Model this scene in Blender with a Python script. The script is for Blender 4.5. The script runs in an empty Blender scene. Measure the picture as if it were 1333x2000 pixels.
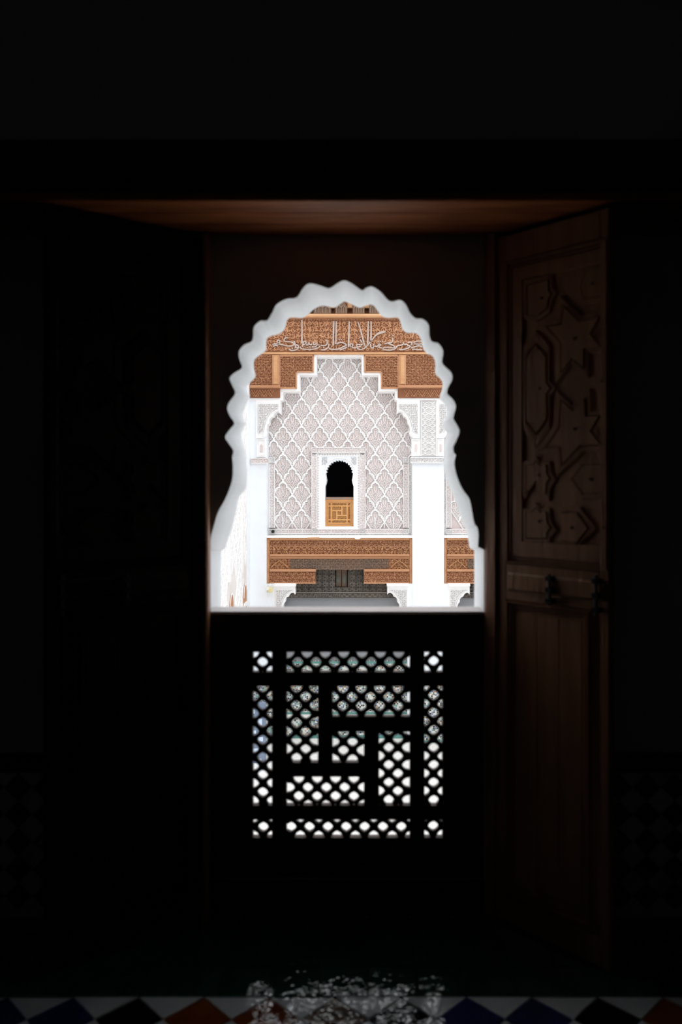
import bpy, math, random
from mathutils.geometry import tessellate_polygon
from mathutils import Vector

S = bpy.context.scene
COL = S.collection
# ------------------------------------------------------------------ camera, sky, exposure
FPX, VX, HY, EZ = 1555.6, 715.0, 945.0, 1.52        # focal length in pixels, vanishing point, eye height
cam_data = bpy.data.cameras.new('camera')
cam = bpy.data.objects.new('camera', cam_data)
COL.objects.link(cam)
cam.location = (0, 0, EZ)
cam.rotation_euler = (math.pi / 2, 0, 0)
cam_data.sensor_width = 36
cam_data.sensor_fit = 'AUTO'
cam_data.lens = FPX / 2000 * 36
cam_data.shift_x = -(VX - 666.5) / 2000
cam_data.shift_y = (HY - 1000) / 2000
cam_data.clip_start = 0.05
cam_data.clip_end = 200
cam_data.dof.use_dof = True
cam_data.dof.focus_distance = 24.0
cam_data.dof.aperture_fstop = 2.5
S.camera = cam

world = bpy.data.worlds.new('overcast_sky')
S.world = world
world.use_nodes = True
wn = world.node_tree.nodes
wl = world.node_tree.links
bg = wn['Background']
bg.inputs['Color'].default_value = (0.93, 0.97, 1.0, 1)
# standard overcast luminance: (1 + 2 sin elevation) / 3 of the zenith
sky_tc = wn.new('ShaderNodeTexCoord')
sky_sep = wn.new('ShaderNodeSeparateXYZ')
wl.new(sky_tc.outputs['Generated'], sky_sep.inputs[0])
sky_map = wn.new('ShaderNodeMapRange')
sky_map.inputs['From Min'].default_value = 0
sky_map.inputs['From Max'].default_value = 1
sky_map.inputs['To Min'].default_value = 3.3 / 3
sky_map.inputs['To Max'].default_value = 3.3
wl.new(sky_sep.outputs['Z'], sky_map.inputs['Value'])
wl.new(sky_map.outputs['Result'], bg.inputs['Strength'])
S.view_settings.view_transform = 'Standard'
S.view_settings.look = 'None'
S.view_settings.gamma = 1
S.view_settings.use_curve_mapping = False
S.view_settings.exposure = 0.0
S.cycles.max_bounces = 14
S.cycles.diffuse_bounces = 9
S.cycles.glossy_bounces = 5
S.cycles.sample_clamp_indirect = 6
S.cycles.use_denoising = True

# ------------------------------------------------------------------ materials
def lin(c):
    f = lambda v: v / 12.92 if v <= 0.04045 else ((v + 0.055) / 1.055) ** 2.4
    return tuple(f(v / 255) for v in c) + (1,)

def mat(name, c1, c2=None, scale=3.0, stretch=(1, 1, 1), rough=0.8, bump=0.0, bscale=None, spec=0.3, detail=5, lo=0.35, hi=0.65, ior=1.5):
    m = bpy.data.materials.new(name)
    m.use_nodes = True
    nt = m.node_tree
    b = nt.nodes['Principled BSDF']
    b.inputs['Roughness'].default_value = rough
    b.inputs['Specular IOR Level'].default_value = spec
    b.inputs['IOR'].default_value = ior
    b.inputs['Base Color'].default_value = lin(c1)
    if c2 is None and not bump:
        return m
    tc = nt.nodes.new('ShaderNodeTexCoord')
    mp = nt.nodes.new('ShaderNodeMapping')
    mp.inputs['Scale'].default_value = stretch
    nt.links.new(tc.outputs['Object'], mp.inputs['Vector'])
    nz = nt.nodes.new('ShaderNodeTexNoise')
    nz.inputs['Scale'].default_value = scale
    nz.inputs['Detail'].default_value = detail
    nt.links.new(mp.outputs['Vector'], nz.inputs['Vector'])
    if c2 is not None:
        r = nt.nodes.new('ShaderNodeValToRGB')
        r.color_ramp.elements[0].position = lo
        r.color_ramp.elements[1].position = hi
        r.color_ramp.elements[0].color = lin(c1)
        r.color_ramp.elements[1].color = lin(c2)
        nt.links.new(nz.outputs['Fac'], r.inputs['Fac'])
        nt.links.new(r.outputs['Color'], b.inputs['Base Color'])
    if bump:
        n2 = nt.nodes.new('ShaderNodeTexNoise')
        n2.inputs['Scale'].default_value = bscale or scale * 3
        n2.inputs['Detail'].default_value = 3
        nt.links.new(mp.outputs['Vector'], n2.inputs['Vector'])
        bp = nt.nodes.new('ShaderNodeBump')
        bp.inputs['Strength'].default_value = bump
        bp.inputs['Distance'].default_value = 0.02
        nt.links.new(n2.outputs['Fac'], bp.inputs['Height'])
        nt.links.new(bp.outputs['Normal'], b.inputs['Normal'])
    return m

M = {}
M['plaster_room'] = mat('dim_room_plaster', (182, 186, 190), (190, 194, 198), 2, rough=0.9)
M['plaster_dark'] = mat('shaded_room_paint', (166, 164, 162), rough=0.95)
M['arch_white'] = mat('white_arch_plaster', (236, 237, 238), (243, 244, 245), 5, rough=0.75, bump=0.15, bscale=25)
M['white'] = mat('white_courtyard_plaster', (232, 235, 238), (238, 240, 243), 0.8, rough=0.85)
M['stucco'] = mat('carved_white_stucco', (241, 239, 238), (247, 245, 244), 1.0, rough=0.85)
M['stucco_ground'] = mat('pinkish_stucco_ground', (212, 196, 191), (220, 209, 206), 0.9, rough=0.9)
M['stucco_side'] = mat('pale_side_stucco', (232, 223, 218), (238, 231, 227), 0.9, rough=0.9)
M['stucco_grey'] = mat('grey_stucco_ground', (196, 192, 190), (212, 209, 207), 1.2, rough=0.9)
M['beam_dark'] = mat('dark_stained_beam', (34, 22, 15), (50, 32, 20), 3, (1, 8, 8), rough=0.6)
M['soffit'] = mat('worn_cedar_board', (126, 64, 30), (166, 96, 52), 2.2, (1.2, 9, 9), rough=0.5, bump=0.2, bscale=9)
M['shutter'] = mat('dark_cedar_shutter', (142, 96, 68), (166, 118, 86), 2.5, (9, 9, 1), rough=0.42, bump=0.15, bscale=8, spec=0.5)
M['shutter_dark'] = mat('dark_cedar_groove', (52, 32, 22), rough=0.6)
M['sill'] = mat('worn_pale_sill', (206, 196, 196), (190, 180, 178), 6, (1, 4, 4), rough=0.35)
M['shutter_unlit'] = mat('cedar_shutter_toned_unlit', (34, 24, 18), (42, 30, 22), 2.5, (9, 9, 1), rough=0.7, spec=0.15)  # near-black colour stands in for this leaf's lack of light
M['iron'] = mat('dark_iron', (30, 28, 28), rough=0.5)
M['lattice'] = mat('dark_lattice_wood', (58, 38, 27), (72, 48, 34), 4, (1, 6, 6), rough=0.55)
M['wood'] = mat('carved_cedar', (182, 130, 95), (196, 146, 109), 1.6, (0.6, 2, 2.4), rough=0.75, lo=0.3, hi=0.7)
M['wood_light'] = mat('pale_cedar_moulding', (205, 158, 116), (192, 140, 98), 1.6, (0.5, 3, 6), rough=0.7)
M['wood_ground'] = mat('recess_shaded_cedar_ground', (124, 80, 55), (140, 92, 65), 1.4, rough=0.9)  # shade of the carved recesses put into a darker brown
M['wood_grey'] = mat('weathered_grey_cedar', (142, 124, 112), (160, 128, 106), 1.5, rough=0.85)
M['wood_grey_ground'] = mat('weathered_grey_ground', (104, 90, 80), (120, 94, 76), 1.2, rough=0.9)  # weathered grey, darkened for the recess shade under the carving
M['cedar_screen'] = mat('old_grey_cedar', (124, 118, 111), (140, 131, 120), 1.6, rough=0.9)
M['cedar_screen_ground'] = mat('recess_shaded_old_grey_cedar', (74, 68, 63), (92, 84, 76), 1.6, rough=0.9)  # carved ground darkened in colour to stand for recess shade
M['letter'] = mat('pale_carved_letters', (194, 176, 166), (182, 160, 148), 3, rough=0.8)
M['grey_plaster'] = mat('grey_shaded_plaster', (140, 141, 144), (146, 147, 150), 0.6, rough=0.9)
M['honey'] = mat('honey_cedar', (214, 160, 102), (204, 146, 90), 2, (1, 1, 4), rough=0.65)
M['black'] = mat('unlit_room_darkness', (26, 26, 27), rough=0.95)  # near-black colour stands in for unlit interiors
M['marble'] = mat('white_marble', (236, 232, 226), (243, 241, 238), 0.7, rough=0.6)
M['green'] = mat('green_glazed_tile', (20, 62, 48), (34, 84, 66), 9, rough=0.07, bump=0.25, bscale=15, spec=0.5, ior=2.3)
def glaze(n, c, c2):
    return mat(n, c, c2, 10, rough=0.06, bump=0.22, bscale=15, spec=0.5, ior=2.2)
M['t_white'] = glaze('white_glazed_tile', (236, 239, 241), (224, 228, 231))
M['t_rust'] = glaze('rust_glazed_tile', (152, 76, 36), (128, 60, 26))
M['t_black'] = glaze('black_glazed_tile', (18, 18, 19), (26, 25, 26))
M['t_navy'] = glaze('navy_glazed_tile', (44, 54, 110), (34, 42, 90))
M['t_brown'] = glaze('brown_glazed_tile', (96, 74, 62), (112, 86, 70))
M['grout'] = mat('dark_grout', (44, 42, 40), rough=0.9)
M['board_blue'] = mat('slate_blue_panel', (118, 130, 150), (128, 140, 160), 1, rough=0.6)
M['board_pale'] = mat('pale_blue_print', (196, 210, 228), (214, 224, 238), 4, rough=0.6)
M['yellow'] = mat('yellowed_plastic', (226, 212, 160), rough=0.5)
M['lamp_white'] = mat('white_enamel', (236, 236, 234), rough=0.4)
M['pane_grey'] = mat('grey_green_shutter_paint', (108, 112, 104), (88, 84, 72), 5, rough=0.7)

def zellige_mat():
    m = bpy.data.materials.new('zellige_mosaic')
    m.use_nodes = True
    nt = m.node_tree
    b = nt.nodes['Principled BSDF']
    b.inputs['Roughness'].default_value = 0.4
    tc = nt.nodes.new('ShaderNodeTexCoord')
    mp = nt.nodes.new('ShaderNodeMapping')
    mp.inputs['Scale'].default_value = (1, 0.02, 1)
    nt.links.new(tc.outputs['Object'], mp.inputs['Vector'])
    v = nt.nodes.new('ShaderNodeTexVoronoi')
    v.inputs['Scale'].default_value = 19
    v.inputs['Randomness'].default_value = 0.5
    nt.links.new(mp.outputs['Vector'], v.inputs['Vector'])
    r = nt.nodes.new('ShaderNodeValToRGB')
    r.color_ramp.interpolation = 'CONSTANT'
    e = r.color_ramp.elements
    e[0].position = 0; e[0].color = lin((206, 206, 198))
    e[1].position = 0.24; e[1].color = lin((30, 34, 38))
    for p, c in ((0.50, (104, 148, 140)), (0.66, (196, 200, 198)), (0.78, (92, 112, 150)), (0.88, (176, 134, 100))):
        x = e.new(p); x.color = lin(c)
    sp = nt.nodes.new('ShaderNodeSeparateColor')
    nt.links.new(v.outputs['Color'], sp.inputs['Color'])
    nt.links.new(sp.outputs['Red'], r.inputs['Fac'])
    v2 = nt.nodes.new('ShaderNodeTexVoronoi')
    v2.feature = 'DISTANCE_TO_EDGE'
    v2.inputs['Scale'].default_value = 19
    v2.inputs['Randomness'].default_value = 0.5
    nt.links.new(mp.outputs['Vector'], v2.inputs['Vector'])
    lt = nt.nodes.new('ShaderNodeMath'); lt.operation = 'LESS_THAN'; lt.inputs[1].default_value = 0.06
    nt.links.new(v2.outputs['Distance'], lt.inputs[0])
    mx = nt.nodes.new('ShaderNodeMix'); mx.data_type = 'RGBA'
    nt.links.new(lt.outputs[0], mx.inputs['Factor'])
    nt.links.new(r.outputs['Color'], mx.inputs['A'])
    mx.inputs['B'].default_value = lin((196, 194, 186))
    nt.links.new(mx.outputs['Result'], b.inputs['Base Color'])
    return m
M['zellige'] = zellige_mat()
M['teal'] = mat('teal_tile_border', (84, 136, 128), (104, 150, 142), 5, rough=0.4)

# ------------------------------------------------------------------ helpers
def FX(px, Y): return (px - VX) * Y / FPX
def FZ(py, Y): return EZ + (HY - py) * Y / FPX

LOC = {}
class MB:
    def __init__(s): s.v = []; s.f = []
    def quadbox(s, P):
        n = len(s.v); s.v += P
        s.f += [tuple(n + i for i in q) for q in ((0, 1, 2, 3), (7, 6, 5, 4), (0, 4, 5, 1), (1, 5, 6, 2), (2, 6, 7, 3), (3, 7, 4, 0))]
    def box(s, x0, x1, y0, y1, z0, z1):
        s.quadbox([(x0, y0, z0), (x1, y0, z0), (x1, y0, z1), (x0, y0, z1), (x0, y1, z0), (x1, y1, z0), (x1, y1, z1), (x0, y1, z1)])
        return s
    def cbox(s, x0, x1, y0, y1, z0, z1, c):
        """a box with chamfered front edges (front is low y)"""
        n = len(s.v)
        s.v += [(x0 + c, y0, z0 + c), (x1 - c, y0, z0 + c), (x1 - c, y0, z1 - c), (x0 + c, y0, z1 - c),
                (x0, y0 + c, z0), (x1, y0 + c, z0), (x1, y0 + c, z1), (x0, y0 + c, z1),
                (x0, y1, z0), (x1, y1, z0), (x1, y1, z1), (x0, y1, z1)]
        s.f.append((n, n + 1, n + 2, n + 3))
        for k in (0, 4):
            for i in range(4):
                j = (i + 1) % 4
                s.f.append((n + k + i, n + k + 4 + i, n + k + 4 + j, n + k + j))
        s.f.append((n + 11, n + 10, n + 9, n + 8))
        return s
    def pbox(s, x0, x1, yt, yb, Yf, Yb, c=0.0):
        a = (FX(x0, Yf), FX(x1, Yf), Yf, Yb, FZ(yb, Yf), FZ(yt, Yf))
        return s.cbox(*a, c) if c else s.box(*a)
    def prism(s, poly, y0, y1, back=True):
        """poly of (x, z); front at y0"""
        a = sum(poly[i][0] * poly[(i + 1) % len(poly)][1] - poly[(i + 1) % len(poly)][0] * poly[i][1] for i in range(len(poly)))
        if a < 0: poly = poly[::-1]
        n = len(s.v); k = len(poly)
        s.v += [(x, y0, z) for x, z in poly] + [(x, y1, z) for x, z in poly]
        s.f.append(tuple(range(n, n + k)))
        if back: s.f.append(tuple(range(n + 2 * k - 1, n + k - 1, -1)))
        for i in range(k):
            j = (i + 1) % k
            s.f.append((n + i, n + k + i, n + k + j, n + j))
        return s
    def pprism(s, poly, Yf, Yb):
        return s.prism([(FX(x, Yf), FZ(y, Yf)) for x, y in poly], Yf, Yb)
    def stroke(s, pts, w, y, h, closed=False, taper=False, top=0.55):
        """a raised rib along pts (x, z): base on plane y, crest at y - h"""
        k = len(pts)
        if k < 2: return s
        n = len(s.v)
        for i in range(k):
            if closed: a, b = pts[i - 1], pts[(i + 1) % k]
            else: a, b = pts[max(i - 1, 0)], pts[min(i + 1, k - 1)]
            dx, dz = b[0] - a[0], b[1] - a[1]
            L = math.hypot(dx, dz) or 1
            nx, nz = -dz / L, dx / L
            ww = w / 2
            if taper:
                t = i / (k - 1)
                ww *= 0.25 + 0.75 * math.sin(math.pi * min(1, 0.12 + t * 0.85))
            x, z = pts[i]
            s.v += [(x + nx * ww, y, z + nz * ww), (x + nx * ww * top, y - h, z + nz * ww * top),
                    (x - nx * ww * top, y - h, z - nz * ww * top), (x - nx * ww, y, z - nz * ww)]
        for i in range(k if closed else k - 1):
            a = n + 4 * i; b = n + 4 * ((i + 1) % k)
            for q in range(3):
                s.f.append((a + q, b + q, b + q + 1, a + q + 1))
        if not closed:
            s.f.append((n, n + 1, n + 2, n + 3)); e = n + 4 * (k - 1)
            s.f.append((e + 3, e + 2, e + 1, e))
        return s
    def pstroke(s, pts, wpx, Y, h, **kw):
        return s.stroke([(FX(x, Y), FZ(y, Y)) for x, y in pts], wpx * Y / FPX, Y, h, **kw)
    def cyl(s, p, q, r, n=10):
        p, q = Vector(p), Vector(q)
        d = (q - p).normalized()
        u = d.orthogonal().normalized(); w = d.cross(u)
        k = len(s.v)
        for c in (p, q):
            for i in range(n):
                t = 2 * math.pi * i / n
                s.v.append(tuple(c + (u * math.cos(t) + w * math.sin(t)) * r))
        for i in range(n):
            j = (i + 1) % n
            s.f.append((k + i, k + j, k + n + j, k + n + i))
        s.f.append(tuple(range(k + n - 1, k - 1, -1))); s.f.append(tuple(range(k + n, k + 2 * n)))
        return s
    def build(s, name, material, parent=None, at=None):
        off = at if at is not None else (LOC.get(parent.name, (0, 0, 0)) if parent else (0, 0, 0))
        me = bpy.data.meshes.new(name)
        me.from_pydata([(x - off[0], y - off[1], z - off[2]) for x, y, z in s.v], [], s.f)
        me.materials.append(material)
        o = bpy.data.objects.new(name, me)
        COL.objects.link(o)
        if parent: o.parent = parent
        if at is not None and parent is None:
            o.location = at; LOC[o.name] = tuple(at)
        elif parent is not None:
            LOC[o.name] = LOC.get(parent.name, (0, 0, 0))
        return o

def tag(o, label=None, cat=None, group=None, kind=None):
    if label: o['label'] = label
    if cat: o['category'] = cat
    if group: o['group'] = group
    if kind: o['kind'] = kind
    return o
def thing(name, label, cat, loc=(0, 0, 0), group=None, rz=0):
    o = bpy.data.objects.new(name, None)
    COL.objects.link(o)
    o.empty_display_size = 0.1
    o.location = loc
    o.rotation_euler = (0, 0, rz)
    LOC[o.name] = tuple(loc)
    return tag(o, label, cat, group)
def struct(name, mb, m, label, cat, at=None):
    return tag(mb.build(name, m, None, at), label, cat, kind='structure')
def stuff(o):
    o['kind'] = 'stuff'; return o
def linked(o, parent, loc, rz=0.0):
    c = o.copy(); COL.objects.link(c); c.parent = parent; c.location = loc; c.rotation_euler = (0, 0, rz); c.scale = o.scale; return c
def smooth(P, n=4, closed=False):
    """Catmull-Rom through P"""
    out = []; k = len(P)
    for i in range(k if closed else k - 1):
        g = (lambda j: P[j % k]) if closed else (lambda j: P[min(max(j, 0), k - 1)])
        p0, p1, p2, p3 = g(i - 1), g(i), g(i + 1), g(i + 2)
        for q in range(n):
            t = q / n
            out.append(tuple(0.5 * (2 * b + (c - a) * t + (2 * a - 5 * b + 4 * c - d) * t * t + (3 * b - a - 3 * c + d) * t ** 3)
                             for a, b, c, d in zip(p0, p1, p2, p3)))
    if not closed: out.append(tuple(P[-1]))
    return out
def inside(poly, x, y):
    r = False
    for i in range(len(poly)):
        (x1, y1), (x2, y2) = poly[i - 1], poly[i]
        if (y1 > y) != (y2 > y) and x < (x2 - x1) * (y - y1) / (y2 - y1) + x1: r = not r
    return r
def scrolls(mb, poly, Y, cell, seed, w, h, kinds='sslc', vstretch=1.0):
    """vine scrolls, leaves and rings filling a pixel polygon on plane Y, as raised ribs"""
    R = random.Random(seed)
    xs = [p[0] for p in poly]; ys = [p[1] for p in poly]
    ch = cell * vstretch
    nx = max(1, round((max(xs) - min(xs)) / cell)); ny = max(1, round((max(ys) - min(ys)) / ch))
    cw, ch = (max(xs) - min(xs)) / nx, (max(ys) - min(ys)) / ny
    for j in range(ny):
        for i in range(nx):
            cx = min(xs) + (i + 0.5) * cw; cy = min(ys) + (j + 0.5) * ch
            if not inside(poly, cx, cy): continue
            if not (inside(poly, cx - cw * 0.4, cy - ch * 0.4) and inside(poly, cx + cw * 0.4, cy + ch * 0.4)): continue
            k = R.choice(kinds); fl = 1 if (i + j) % 2 else -1
            r = 0.46
            if k == 's':
                a0 = R.uniform(0, 6.28)
                P = [(cx + fl * cw * (r * (1 - t / 11)) * math.cos(a0 + t * 0.72), cy + ch * (r * (1 - t / 11)) * math.sin(a0 + t * 0.72)) for t in range(10)]
                mb.pstroke(P, w, Y, h)
            elif k == 'l':
                a = R.uniform(0, 3.14)
                ux, uy = math.cos(a), math.sin(a)
                P = [(cx + cw * (ux * t * 0.5 - uy * 0.16 * math.sin(t * 3) * fl), cy + ch * (uy * t * 0.5 + ux * 0.16 * math.sin(t * 3) * fl)) for t in (-1, -0.5, 0, 0.5, 1)]
                mb.pstroke(P, w * 2.0, Y, h, taper=True)
                mb.pstroke([(cx - uy * cw * 0.42 - ux * cw * .3, cy + ux * ch * 0.42 - uy * ch * .3), (cx - uy * cw * 0.30, cy + ux * ch * 0.30), (cx - uy * cw * .42 + ux * cw * 0.3, cy + ux * ch * .42 + uy * ch * 0.3)], w, Y, h * 0.8)
            elif k == 'c':
                P = [(cx + cw * 0.3 * math.cos(t), cy + ch * 0.3 * math.sin(t)) for t in [q * 0.785 for q in range(8)]]
                mb.pstroke(P, w, Y, h, closed=True)
                mb.pstroke([(cx - cw * 0.5, cy + ch * 0.5 * fl), (cx - cw * 0.28, cy + ch * 0.2 * fl)], w, Y, h)
                mb.pstroke([(cx + cw * 0.5, cy - ch * 0.5 * fl), (cx + cw * 0.28, cy - ch * 0.2 * fl)], w, Y, h)
            elif k == 'w':
                P = [(cx + cw * (t - 0.5), cy + fl * ch * 0.36 * math.sin(t * 6.28)) for t in (0, .12, .25, .38, .5, .62, .75, .88, 1)]
                mb.pstroke(P, w, Y, h)
    return mb

# ------------------------------------------------------------------ the near window: outlines of the scalloped arch (room side, courtyard side)
# (room edge x, y, courtyard edge x, y) as seen, left jamb -> crown -> right jamb
ARCH = [(406, 1076, 432, 1076), (412, 1070, 440, 1072), (412, 1052, 446, 1052), (417, 1031, 454, 1029), (426, 1001, 461, 1001), (440, 975, 467, 972),
        (451, 948, 480, 955), (455, 928, 483, 930), (455, 905, 482, 910), (454, 893, 481, 893), (456, 880, 479, 876), (447, 866, 474, 860), (440, 854, 472, 848),
        (448, 840, 476, 837), (458, 827, 481, 827), (449, 812, 476, 816), (444, 797, 475, 806), (449, 784, 480, 793), (460, 768, 488, 774), (454, 753, 484, 764),
        (449, 739, 483, 755), (457, 729, 491, 745), (473, 718, 499, 735), (468, 702, 496, 718), (467, 686, 497, 703), (478, 673, 507, 694), (492, 667, 519, 685),
        (495, 654, 520, 672), (496, 639, 522, 661), (508, 627, 530, 656), (522, 626, 546, 652), (529, 616, 556, 643), (534, 607, 560, 629), (541, 594, 565, 621),
        (560, 584, 576, 620), (580, 581, 590, 621), (590, 566, 603, 614), (599, 556, 613, 604), (610, 554, 629, 597), (626, 558, 643, 599), (643, 563, 655, 600),
        (657, 555, 663, 595), (672, 548, 673, 589), (688, 554, 687, 594), (707, 567, 703, 601), (716, 562, 714, 597), (728, 560, 728, 595), (745, 571, 737, 605),
        (755, 583, 746, 617), (765, 589, 759, 621), (782, 586, 777, 620), (793, 595, 783, 630), (801, 611, 787, 643), (812, 622, 796, 650), (826, 623, 814, 651),
        (838, 635, 823, 663), (839, 655, 826, 677), (844, 667, 834, 690), (857, 671, 845, 695), (866, 686, 851, 708), (864, 708, 851, 729), (872, 718, 859, 738),
        (882, 728, 865, 747), (884, 741, 864, 762), (876, 757, 860, 773), (874, 769, 861, 781), (885, 780, 870, 791), (891, 793, 875, 803), (888, 807, 869, 818), (886, 818, 865, 828),
        (893, 830, 868, 839), (898, 843, 875, 846), (892, 860, 871, 857), (886, 873, 869, 872), (887, 884, 869, 886), (891, 889, 868, 896), (888, 904, 867, 908), (892, 927, 870, 927), (903, 954, 882, 957), (916, 972, 890, 978),
        (921, 990, 897, 998), (927, 1023, 908, 1027), (932, 1028, 911, 1033), (935, 1044, 914, 1047), (934, 1068, 918, 1070), (946, 1074, 927, 1075)]
YF, YB = 2.80, 3.15
ARCH_S = smooth(ARCH[1:-1], 3)
PATH = [ARCH[0]] + ARCH_S + [ARCH[-1]]
LOWER = 1716
PATH = [(406, LOWER, 432, LOWER), (406, 1400, 432, 1400)] + PATH + [(946, 1400, 927, 1400), (946, LOWER, 927, LOWER)]
front = [(FX(a, YF), FZ(b, YF)) for a, b, c, d in PATH]
# the courtyard edge is traced as seen, so it takes its own depth
back = [(FX(c, YB), FZ(d, YB)) for a, b, c, d in PATH]
# below the sill both edges run level
zlow = FZ(LOWER, YF)
back[0] = (back[1][0], zlow); back[-1] = (back[-2][0], zlow)

RX, RZ, RY0 = 2.6, 3.5, -3.0
def holed(outer, hole, y, flip):
    loops = [[Vector((x, z, 0)) for x, z in outer], [Vector((x, z, 0)) for x, z in hole]]
    pts = outer + hole
    tris = tessellate_polygon(loops)
    out = []
    for t in tris:
        a, b, c = (pts[i] for i in t)
        cr = (b[0] - a[0]) * (c[1] - a[1]) - (b[1] - a[1]) * (c[0] - a[0])
        t = tuple(t) if cr > 0 else (t[0], t[2], t[1])
        out.append(t if not flip else (t[0], t[2], t[1]))
    return [(x, y, z) for x, z in pts], out
outer = [(-RX, -0.3), (RX, -0.3), (RX, RZ), (-RX, RZ)]
mb = MB()
for y, hole, fl in ((YF, front, False), (YB, back, True)):
    v, f = holed(outer, hole, y, fl)
    n = len(mb.v); mb.v += v; mb.f += [tuple(n + i for i in t) for t in f]
mb_in = MB(); mb_in.v = mb.v; mb_in.f = mb.f
wall_front = struct('wall_front', mb_in, M['plaster_room'], 'dim plaster wall pierced by the scalloped window opening', 'wall', (0, YF, 0))

mb = MB()
k = len(front)
mb.v = [(x, YF, z) for x, z in front] + [(x, YB, z) for x, z in back]
for i in range(k - 1):
    mb.f.append((i, i + 1, k + i + 1, k + i))
mb.f.append((k - 1, 0, k, 2 * k - 1))
window_1 = struct('window_1', mb, M['arch_white'], 'white scalloped horseshoe arch lining the thick wall of the near window', 'window', (FX(676, YF), YF, FZ(1197, YF)))

# ------------------------------------------------------------------ the room shell
struct('floor', MB().box(-RX, RX, RY0, YF, -0.12, -0.006), M['grout'], 'dark room floor with glazed tiles at its window end', 'floor', (0, 0, 0))
floor = bpy.data.objects['floor']
struct('ceiling', MB().box(-RX, RX, RY0, YB, RZ, RZ + 0.2), M['plaster_dark'], 'unlit ceiling of the dark room', 'ceiling', (0, 0, RZ))
struct('wall_left', MB().box(-RX - 0.2, -RX, RY0 - 0.2, YB, -0.3, RZ + 0.2), M['plaster_dark'], 'unlit side wall of the room beyond the nearly black shutter', 'wall', (-RX, 0, 0))
struct('wall_right', MB().box(RX, RX + 0.2, RY0 - 0.2, YB, -0.3, RZ + 0.2), M['plaster_dark'], 'unlit side wall past the carved star shutter', 'wall', (RX, 0, 0))
struct('wall_rear', MB().box(-RX, RX, RY0 - 0.2, RY0, -0.3, RZ + 0.2), M['plaster_dark'], 'unlit rear wall of the dark room', 'wall', (0, RY0, 0))
# beam over the window: projects into the room, plaster above it
YBM = 2.455
zb0, zb1 = FZ(392, YBM), FZ(271, YBM)
struct('wall_upper', MB().box(-RX, RX, YBM + 0.012, YF, zb1, RZ), M['plaster_room'], 'dim plaster wall above the dark beam', 'wall', (0, YBM, zb1))
trim_1 = struct('trim_1', MB().cbox(-RX, RX, YBM, YF, zb0 + 0.028, zb1, 0.008), M['beam_dark'], 'dark wooden beam spanning the room above the window', 'beam', (0, YBM, zb0))
for i, (a, b) in enumerate(((YBM, 2.565), (2.569, 2.675), (2.679, YF))):
    MB().cbox(-RX, RX, a, b, zb0, zb0 + 0.027, 0.004).build('plank', M['soffit'], trim_1)
# hinge posts
struct('trim_2', MB().cbox(FX(396, 2.75), FX(406, 2.75), 2.75, YF, 0, zb0, 0.006), M['shutter'], 'thin brown hinge post between the dark shutter and the arch', 'post', (FX(400, 2.75), 2.75, 0))
pm = MB(); pa = [(FX(947, YF), YF - 0.0005), (FX(950, 2.79), 2.788), (FX(966, 2.766), 2.760), (FX(970, 2.768), 2.766), (FX(970, YF), YF - 0.0005)]
pm.v = [(x, y, 0.0) for x, y in pa] + [(x, y, zb0) for x, y in pa]; pm.f = [(i, (i + 1) % 5, 5 + (i + 1) % 5, 5 + i) for i in range(5)] + [(4, 3, 2, 1, 0), (5, 6, 7, 8, 9)]
struct('trim_3', pm, M['shutter'], 'brown hinge post beside the star carved shutter', 'post', (FX(958, 2.75), 2.75, 0))

# glazed floor tiles
def floor_tile(poly, m, z=0.0):
    n = MB(); k = len(poly)
    cx = sum(p[0] for p in poly) / k; cy = sum(p[1] for p in poly) / k
    n.v = [(cx + (x - cx) * 0.965, cy + (y - cy) * 0.965, z) for x, y in poly] + [(cx + (x - cx) * 0.985, cy + (y - cy) * 0.985, z - 0.012) for x, y in poly]
    n.f = [tuple(range(k))] + [(i, k + i, k + (i + 1) % k, (i + 1) % k) for i in range(k)]
    return n.build('tile', m, floor)
R = random.Random(5)
YE = 2.357
for j in range(3):
    for i in range(-9, 9):
        x = i * 0.148 + 0.006; y = YE + 0.003 + j * 0.1465
        o = floor_tile([(x, y), (x + 0.148, y), (x + 0.148, y + 0.1465), (x, y + 0.1465)], M['green'], 0.001 + R.uniform(0, 0.002))
HD = 0.097
cols = {-6: 't_navy', -5: 't_rust', -4: 't_black', -3: 't_navy', -2: 't_navy', -1: 't_black', 0: 't_rust', 1: 't_rust', 2: 't_brown', 3: 't_black', 4: 't_navy', 5: 't_navy', 6: 't_black', 7: 't_rust'}
for j in range(4):
    for i in range(-5, 8):
        cx = -0.478 + 2 * HD * i; cy = YE - HD - 2 * HD * j
        floor_tile([(cx - HD, cy), (cx, cy - HD), (cx + HD, cy), (cx, cy + HD)], M[cols[(i + 3 * j + 6) % 13 - 6 if j else i]], R.uniform(-0.001, 0.002))
        wx = cx + HD; wy = cy + HD
        if j == 0: floor_tile([(wx - HD, wy), (wx, wy - HD), (wx + HD, wy)], M['t_white'], R.uniform(-0.001, 0.002))
        else: floor_tile([(wx - HD, wy), (wx, wy - HD), (wx + HD, wy), (wx, wy + HD)], M['t_white'], R.uniform(-0.001, 0.002))
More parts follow.
